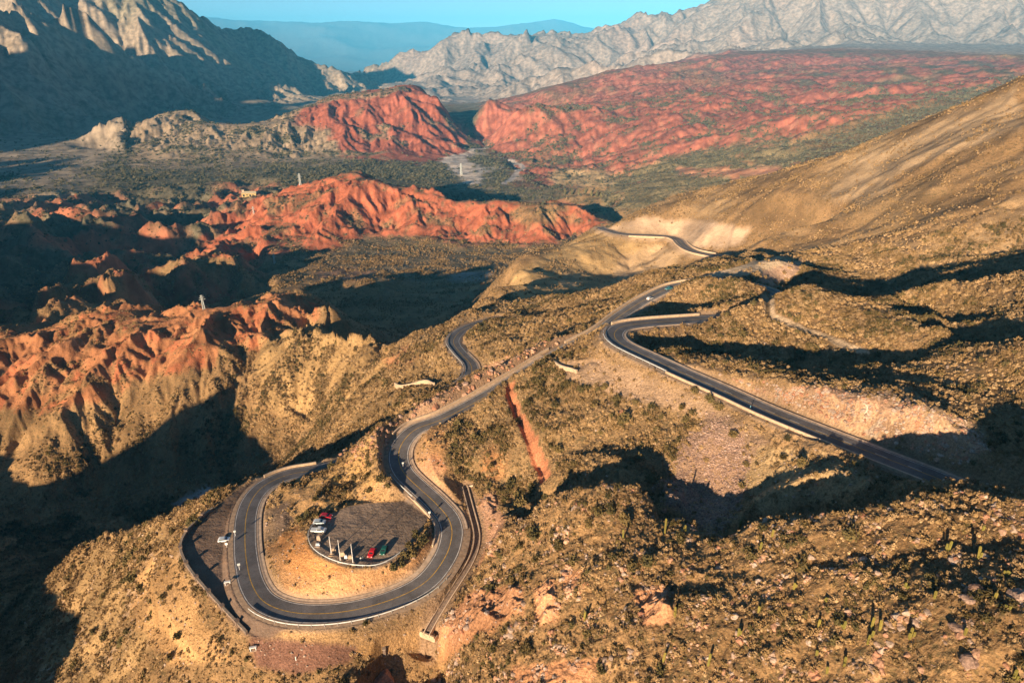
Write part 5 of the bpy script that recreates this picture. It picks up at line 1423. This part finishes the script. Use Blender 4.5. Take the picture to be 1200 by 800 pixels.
# ------------------------------------------------------------------ larger dark shrubs, one by one
shr = [leafy('shrub', 150, 0.62, 0.8, 0.17, 80+i) for i in range(5)]
for m in shr: m.materials.append(MAT['darkleaf'])
wt = near*VG**2*(0.05+patchy(n_b+0.5*n_a, 0.1, 0.7)[:-1, :-1])*(rc_ < 330)
Ps, Ss, Rs, Ks = scatter('shrub', shr, wt.astype(np.float32), 215, lambda r, u: 2.1+2.3*u**2, 21, 0.06)
fix = [spot(*p) for p in ((655, 455), (663, 452), (682, 458), (690, 455), (700, 457), (708, 455), (722, 470), (745, 472), (763, 478), (775, 489), (798, 478), (803, 494), (809, 500), (811, 484), (634, 457), (620, 470),
        (606, 495), (590, 512), (525, 512), (534, 510), (576, 545), (585, 575), (597, 578), (608, 582), (615, 578), (625, 574), (632, 500), (640, 490), (700, 600), (715, 600), (735, 612), (690, 615), (655, 640), (672, 660), (648, 625),
        (630, 655), (610, 640), (585, 650), (575, 690), (590, 740), (580, 760), (760, 660), (740, 665), (720, 655), (486, 628), (490, 640), (484, 650), (475, 652), (494, 634), (470, 662), (479, 640), (462, 666),
        (432, 575), (415, 560), (405, 570), (370, 585), (360, 600), (350, 610), (385, 575), (395, 562), (860, 510), (875, 545), (842, 478), (870, 570), (833, 470), (918, 536), (940, 545), (430, 560), (445, 562), (455, 570),
        (165, 690), (175, 725), (150, 740), (190, 700), (200, 770), (120, 700), (140, 660), (170, 790), (155, 650), (110, 740), (210, 745))]
for k in range(len(Ps)+len(fix)):
    if k < len(Ps): p, s, rz, kk = Ps[k], Ss[k], Rs[k], Ks[k]
    else: p = fix[k-len(Ps)]; s = 2.0+random.random()*1.8; rz = random.random()*6; kk = k % 5
    o = bpy.data.objects.new('shrub', shr[kk]); COLL.objects.link(o)
    o.location = (p[0], p[1], p[2]-0.1); o.rotation_euler = (0, 0, rz); o.scale = (s, s, s*random.uniform(.8, 1.1))
    tag(o, 'dark leafy shrub standing out of the dry scrub on the near slopes', 'shrub', 'dark shrubs on the near slopes')

# ------------------------------------------------------------------ columnar cacti
def cactus_mesh(name, h, arms, seed):
    r = random.Random(seed); b = MB(); n = 10
    def col(p0, pts_, rad):
        V = []; m = len(pts_)
        for i, p in enumerate(pts_):
            t = i/(m-1); q = rad*(0.86+0.2*math.sin(t*2.6))*(1.0 if t < .9 else 0.45)
            for k in range(n*2):
                a = math.pi*k/n; rr = q*(1.0 if k % 2 else 0.78)
                V.append((p[0]+math.cos(a)*rr, p[1]+math.sin(a)*rr, p[2]))
        F = [(i*2*n+k, i*2*n+(k+1) % (2*n), (i+1)*2*n+(k+1) % (2*n), (i+1)*2*n+k) for i in range(m-1) for k in range(2*n)]
        F.append(tuple(range((m-1)*2*n, m*2*n)))
        b.add(V, F)
    lx, ly = r.uniform(-.08, .08), r.uniform(-.08, .08)
    col(None, [(lx*h*t*t, ly*h*t*t, -0.2+(h+.2)*t) for t in (0, .2, .4, .6, .8, .93, 1)], 0.24)
    for k in range(arms):
        a = r.uniform(0, 6.28); z0 = h*r.uniform(.08, .3); hh = h*r.uniform(.4, .65); o = 0.5
        col(None, [(math.cos(a)*o*min(1, t*3+.25), math.sin(a)*o*min(1, t*3+.25), z0+hh*t) for t in (0, .15, .3, .5, .75, .93, 1)], 0.19)
    me = b.mesh(name); me.materials.append(MAT['cactus']); return me
CACT = '1111 647 13 2,1146 654 14 1,1152 621 5 0,1180 675 7 0,1165 703 10 0,959 735 10 0,989 736 9 0,1021 736 15 0,1031 738 12 0,1017 754 12 1,1022 746 8 0,1066 748 14 3,989 780 12 1,957 767 6 0,969 788 8 0,967 705 6 0,' \
       '730 632 12 0,779 625 17 0,803 623 8 0,866 624 14 0,684.5 728 12 0,791 722 12 1,777 776 14 0,830 779 14 0,890.5 647 12 0,1177 716 8 0,1181 717 8 0,1187 797 14 0,889 717 8 0,905 628 8 0,930 690 8 0,1095 700 9 0,1130 745 11 0,1060 690 8 0,865 745 10 1'
where = {0: 'on the sunlit slope', 1: 'near the crest'}
for k, w in enumerate(CACT.split(',')):
    px, py, hp, arms = [float(v) for v in w.split()]
    p = spot(px, py); dep = p[1]*cp-p[2]*sp
    h = hp*dep/FPX/0.80
    arms = arms if arms or k % 3 else 1+k % 2
    me = cactus_mesh('cactus', h, int(arms), k)
    o = bpy.data.objects.new('cactus', me); COLL.objects.link(o); o.location = tuple(p)
    crest = py < 660
    lab = ('tall' if hp >= 12 else 'short')+' yellow green columnar cactus '+('with side arms ' if arms else 'with a single stem ')+('near the hill crest' if crest else 'on the slope below the hill crest')
    tag(o, lab, 'cactus', lab.replace('cactus', 'cacti'))

# ------------------------------------------------------------------ boulders
bm_ = [rock('boulder', 90+i, 0.75, 3) for i in range(5)]
for i, m in enumerate(bm_): m.materials.append(MAT['redrock' if i % 2 else 'screerock'])
def boulder(px, py, s, k, lab, grp=None, zz=0.2):
    p = spot(px, py); o = bpy.data.objects.new('boulder', bm_[k % 5]); COLL.objects.link(o)
    o.location = (p[0], p[1], p[2]+s*(zz-0.2)); o.scale = (s*1.2, s, s); o.rotation_euler = (0.2*(k % 3), 0.15*(k % 4), k*1.3)
    tag(o, lab, 'boulder', grp)
boulder(450, 797, 3.6, 1, 'big pinkish boulder at the bottom edge beside the shaded pit', None, 0.5)
boulder(1148, 692, 1.7, 0, 'large grey boulder on the right slope among scrub, the upper of two')
boulder(1133, 702, 1.4, 2, 'grey boulder on the right slope just below a larger one')
boulder(1195, 700, 1.9, 4, 'grey boulder at the right edge of the slope')
boulder(1120, 735, 1.3, 2, 'grey boulder with a dark cleft on the lower right slope')
boulder(1140, 775, 1.7, 0, 'broad grey boulder low on the right slope by a dark hollow')
boulder(729, 482, 1.2, 1, 'small reddish boulder alone in the middle of the scrub slope')
for k, (px, py, s) in enumerate(((405, 528, 1.5), (425, 520, 1.6), (436, 512, 1.4), (447, 503, 1.8), (457, 497, 1.6), (470, 488, 1.5), (530, 455, 1.6), (545, 450, 1.9), (560, 441, 1.7), (575, 434, 1.6), (590, 424, 1.9), (604, 417, 1.7), (618, 411, 1.6), (630, 404, 1.5),
        (452, 516, 1.3), (455, 526, 1.2), (497, 473, 1.3), (512, 466, 1.4))):
    boulder(px, py, s*0.8, k, 'pinkish boulder in the rocky bank along the descending road', 'boulders along the rock bank')

# ------------------------------------------------------------------ poplars by the river and the bare tree by the road
def tree(px, py, hpx, wide, seed, name, lab, mat, grp=None):
    p = spot(px, py); dep = p[1]*cp-p[2]*sp; H = hpx*dep/FPX
    r = empty(name, tuple(p), lab, 'tree', grp); rr = random.Random(seed)
    b = MB().tube([(0, 0, -0.3), (0.01*H, 0, H*.35), (0, 0.01*H, H*.8)], [H*.035, H*.025, H*.008], 7)
    for i in range(6):
        a = i*1.1; z = H*(.2+.09*i)
        b.tube([(0, 0, z), (math.cos(a)*H*wide*.6, math.sin(a)*H*wide*.6, z+H*.16)], [H*.014, H*.004], 5)
    b.build('trunk', 'bark', r)
    c = MB()
    for k in range(420):
        t = rr.random()**.8; z = H*(.12+.88*t); w = H*wide*(math.sin(min(1, t*1.1+.12)*math.pi))**.7*(.75+.4*math.sin(7*t+seed)*.5)
        a = rr.uniform(0, 6.28); q = w*math.sqrt(rr.random()); s = H*rr.uniform(.02, .045)
        P = Vector((math.cos(a)*q, math.sin(a)*q, z)); d = Vector((rr.uniform(-1, 1), rr.uniform(-1, 1), rr.uniform(-.4, 1))).normalized(); u = d.orthogonal()*s
        c.add([P-u, P+u, P+d*s*1.6+u*.5, P+d*s*1.6-u*.5], [(0, 1, 2, 3)])
    c.build('crown', mat, r)
    return r
for k, (px, py, h, w) in enumerate(((662, 229, 8, .2), (670, 229, 9, .17), (678, 229, 8.5, .17), (686, 229, 9, .17), (693, 231, 8, .2), (699, 232, 8, .22), (704, 233, 8, .2))):
    tree(px, py, h, w, k, 'poplar_tree', 'slender poplar in the short row by the shaded river bend', 'poplar', 'poplars by the river bend')
for k, (px, py, h, w, mt) in enumerate(((664, 235, 4, .55, 'straw'), (709, 238, 6, .45, 'valleyleaf'), (716, 242, 6, .5, 'valleyleaf'), (723, 243, 6, .5, 'valleyleaf'), (700, 228, 5, .5, 'valleyleaf'))):
    tree(px, py, h, w, 20+k, 'round_tree', 'low yellow tree at the foot of the poplar row' if k == 0 else 'rounded grey green tree beside the poplar row', mt, None if k == 0 else 'round trees by the poplars')
p = spot(922, 517); r = empty('bare_tree', tuple(p), 'dark bare bush tree at the edge of the upper road', 'tree'); rr = random.Random(5)
b = MB()
for i in range(16):
    a = rr.uniform(0, 6.28); l = rr.uniform(1.6, 3.4); e = rr.uniform(.5, 1.4)
    q = [(0, 0, 0), (math.cos(a)*l*.35*math.cos(e), math.sin(a)*l*.35*math.cos(e), l*.45), (math.cos(a)*l*.8*math.cos(e), math.sin(a)*l*.8*math.cos(e), l)]
    b.tube(q, [.07, .05, .015], 5)
b.build('branch', MAT['darkleaf'], r); 
c = leafy('foliage', 90, 1.3, 2.6, .25, 7, False); link('foliage', c, 'darkleaf', r)

# ------------------------------------------------------------------ the air of the valley
def haze(density):
    m = bpy.data.materials.new('haze'); m.use_nodes = True; nt = m.node_tree
    for n in list(nt.nodes):
        if n.type != 'OUTPUT_MATERIAL': nt.nodes.remove(n)
    out = nt.nodes['Material Output']
    v = nt.nodes.new('ShaderNodeVolumePrincipled'); v.inputs['Color'].default_value = (0.08, 0.54, 1.0, 1); v.inputs['Density'].default_value = density
    v.inputs['Anisotropy'].default_value = -0.3
    nt.links.new(v.outputs[0], out.inputs['Volume'])
    zlo = float(Z.min())-1.0; zhi = float(Z.max())+60.0; W = 46500.0
    b = MB().box((0, 0, (zlo+zhi)/2), (2*W, 2*W, zhi-zlo))
    o = b.build('haze', m); o['kind'] = 'stuff'; o['label'] = 'pale blue haze filling the valley air'
    m.cycles.homogeneous_volume = True
    return o
haze(3.2e-5)
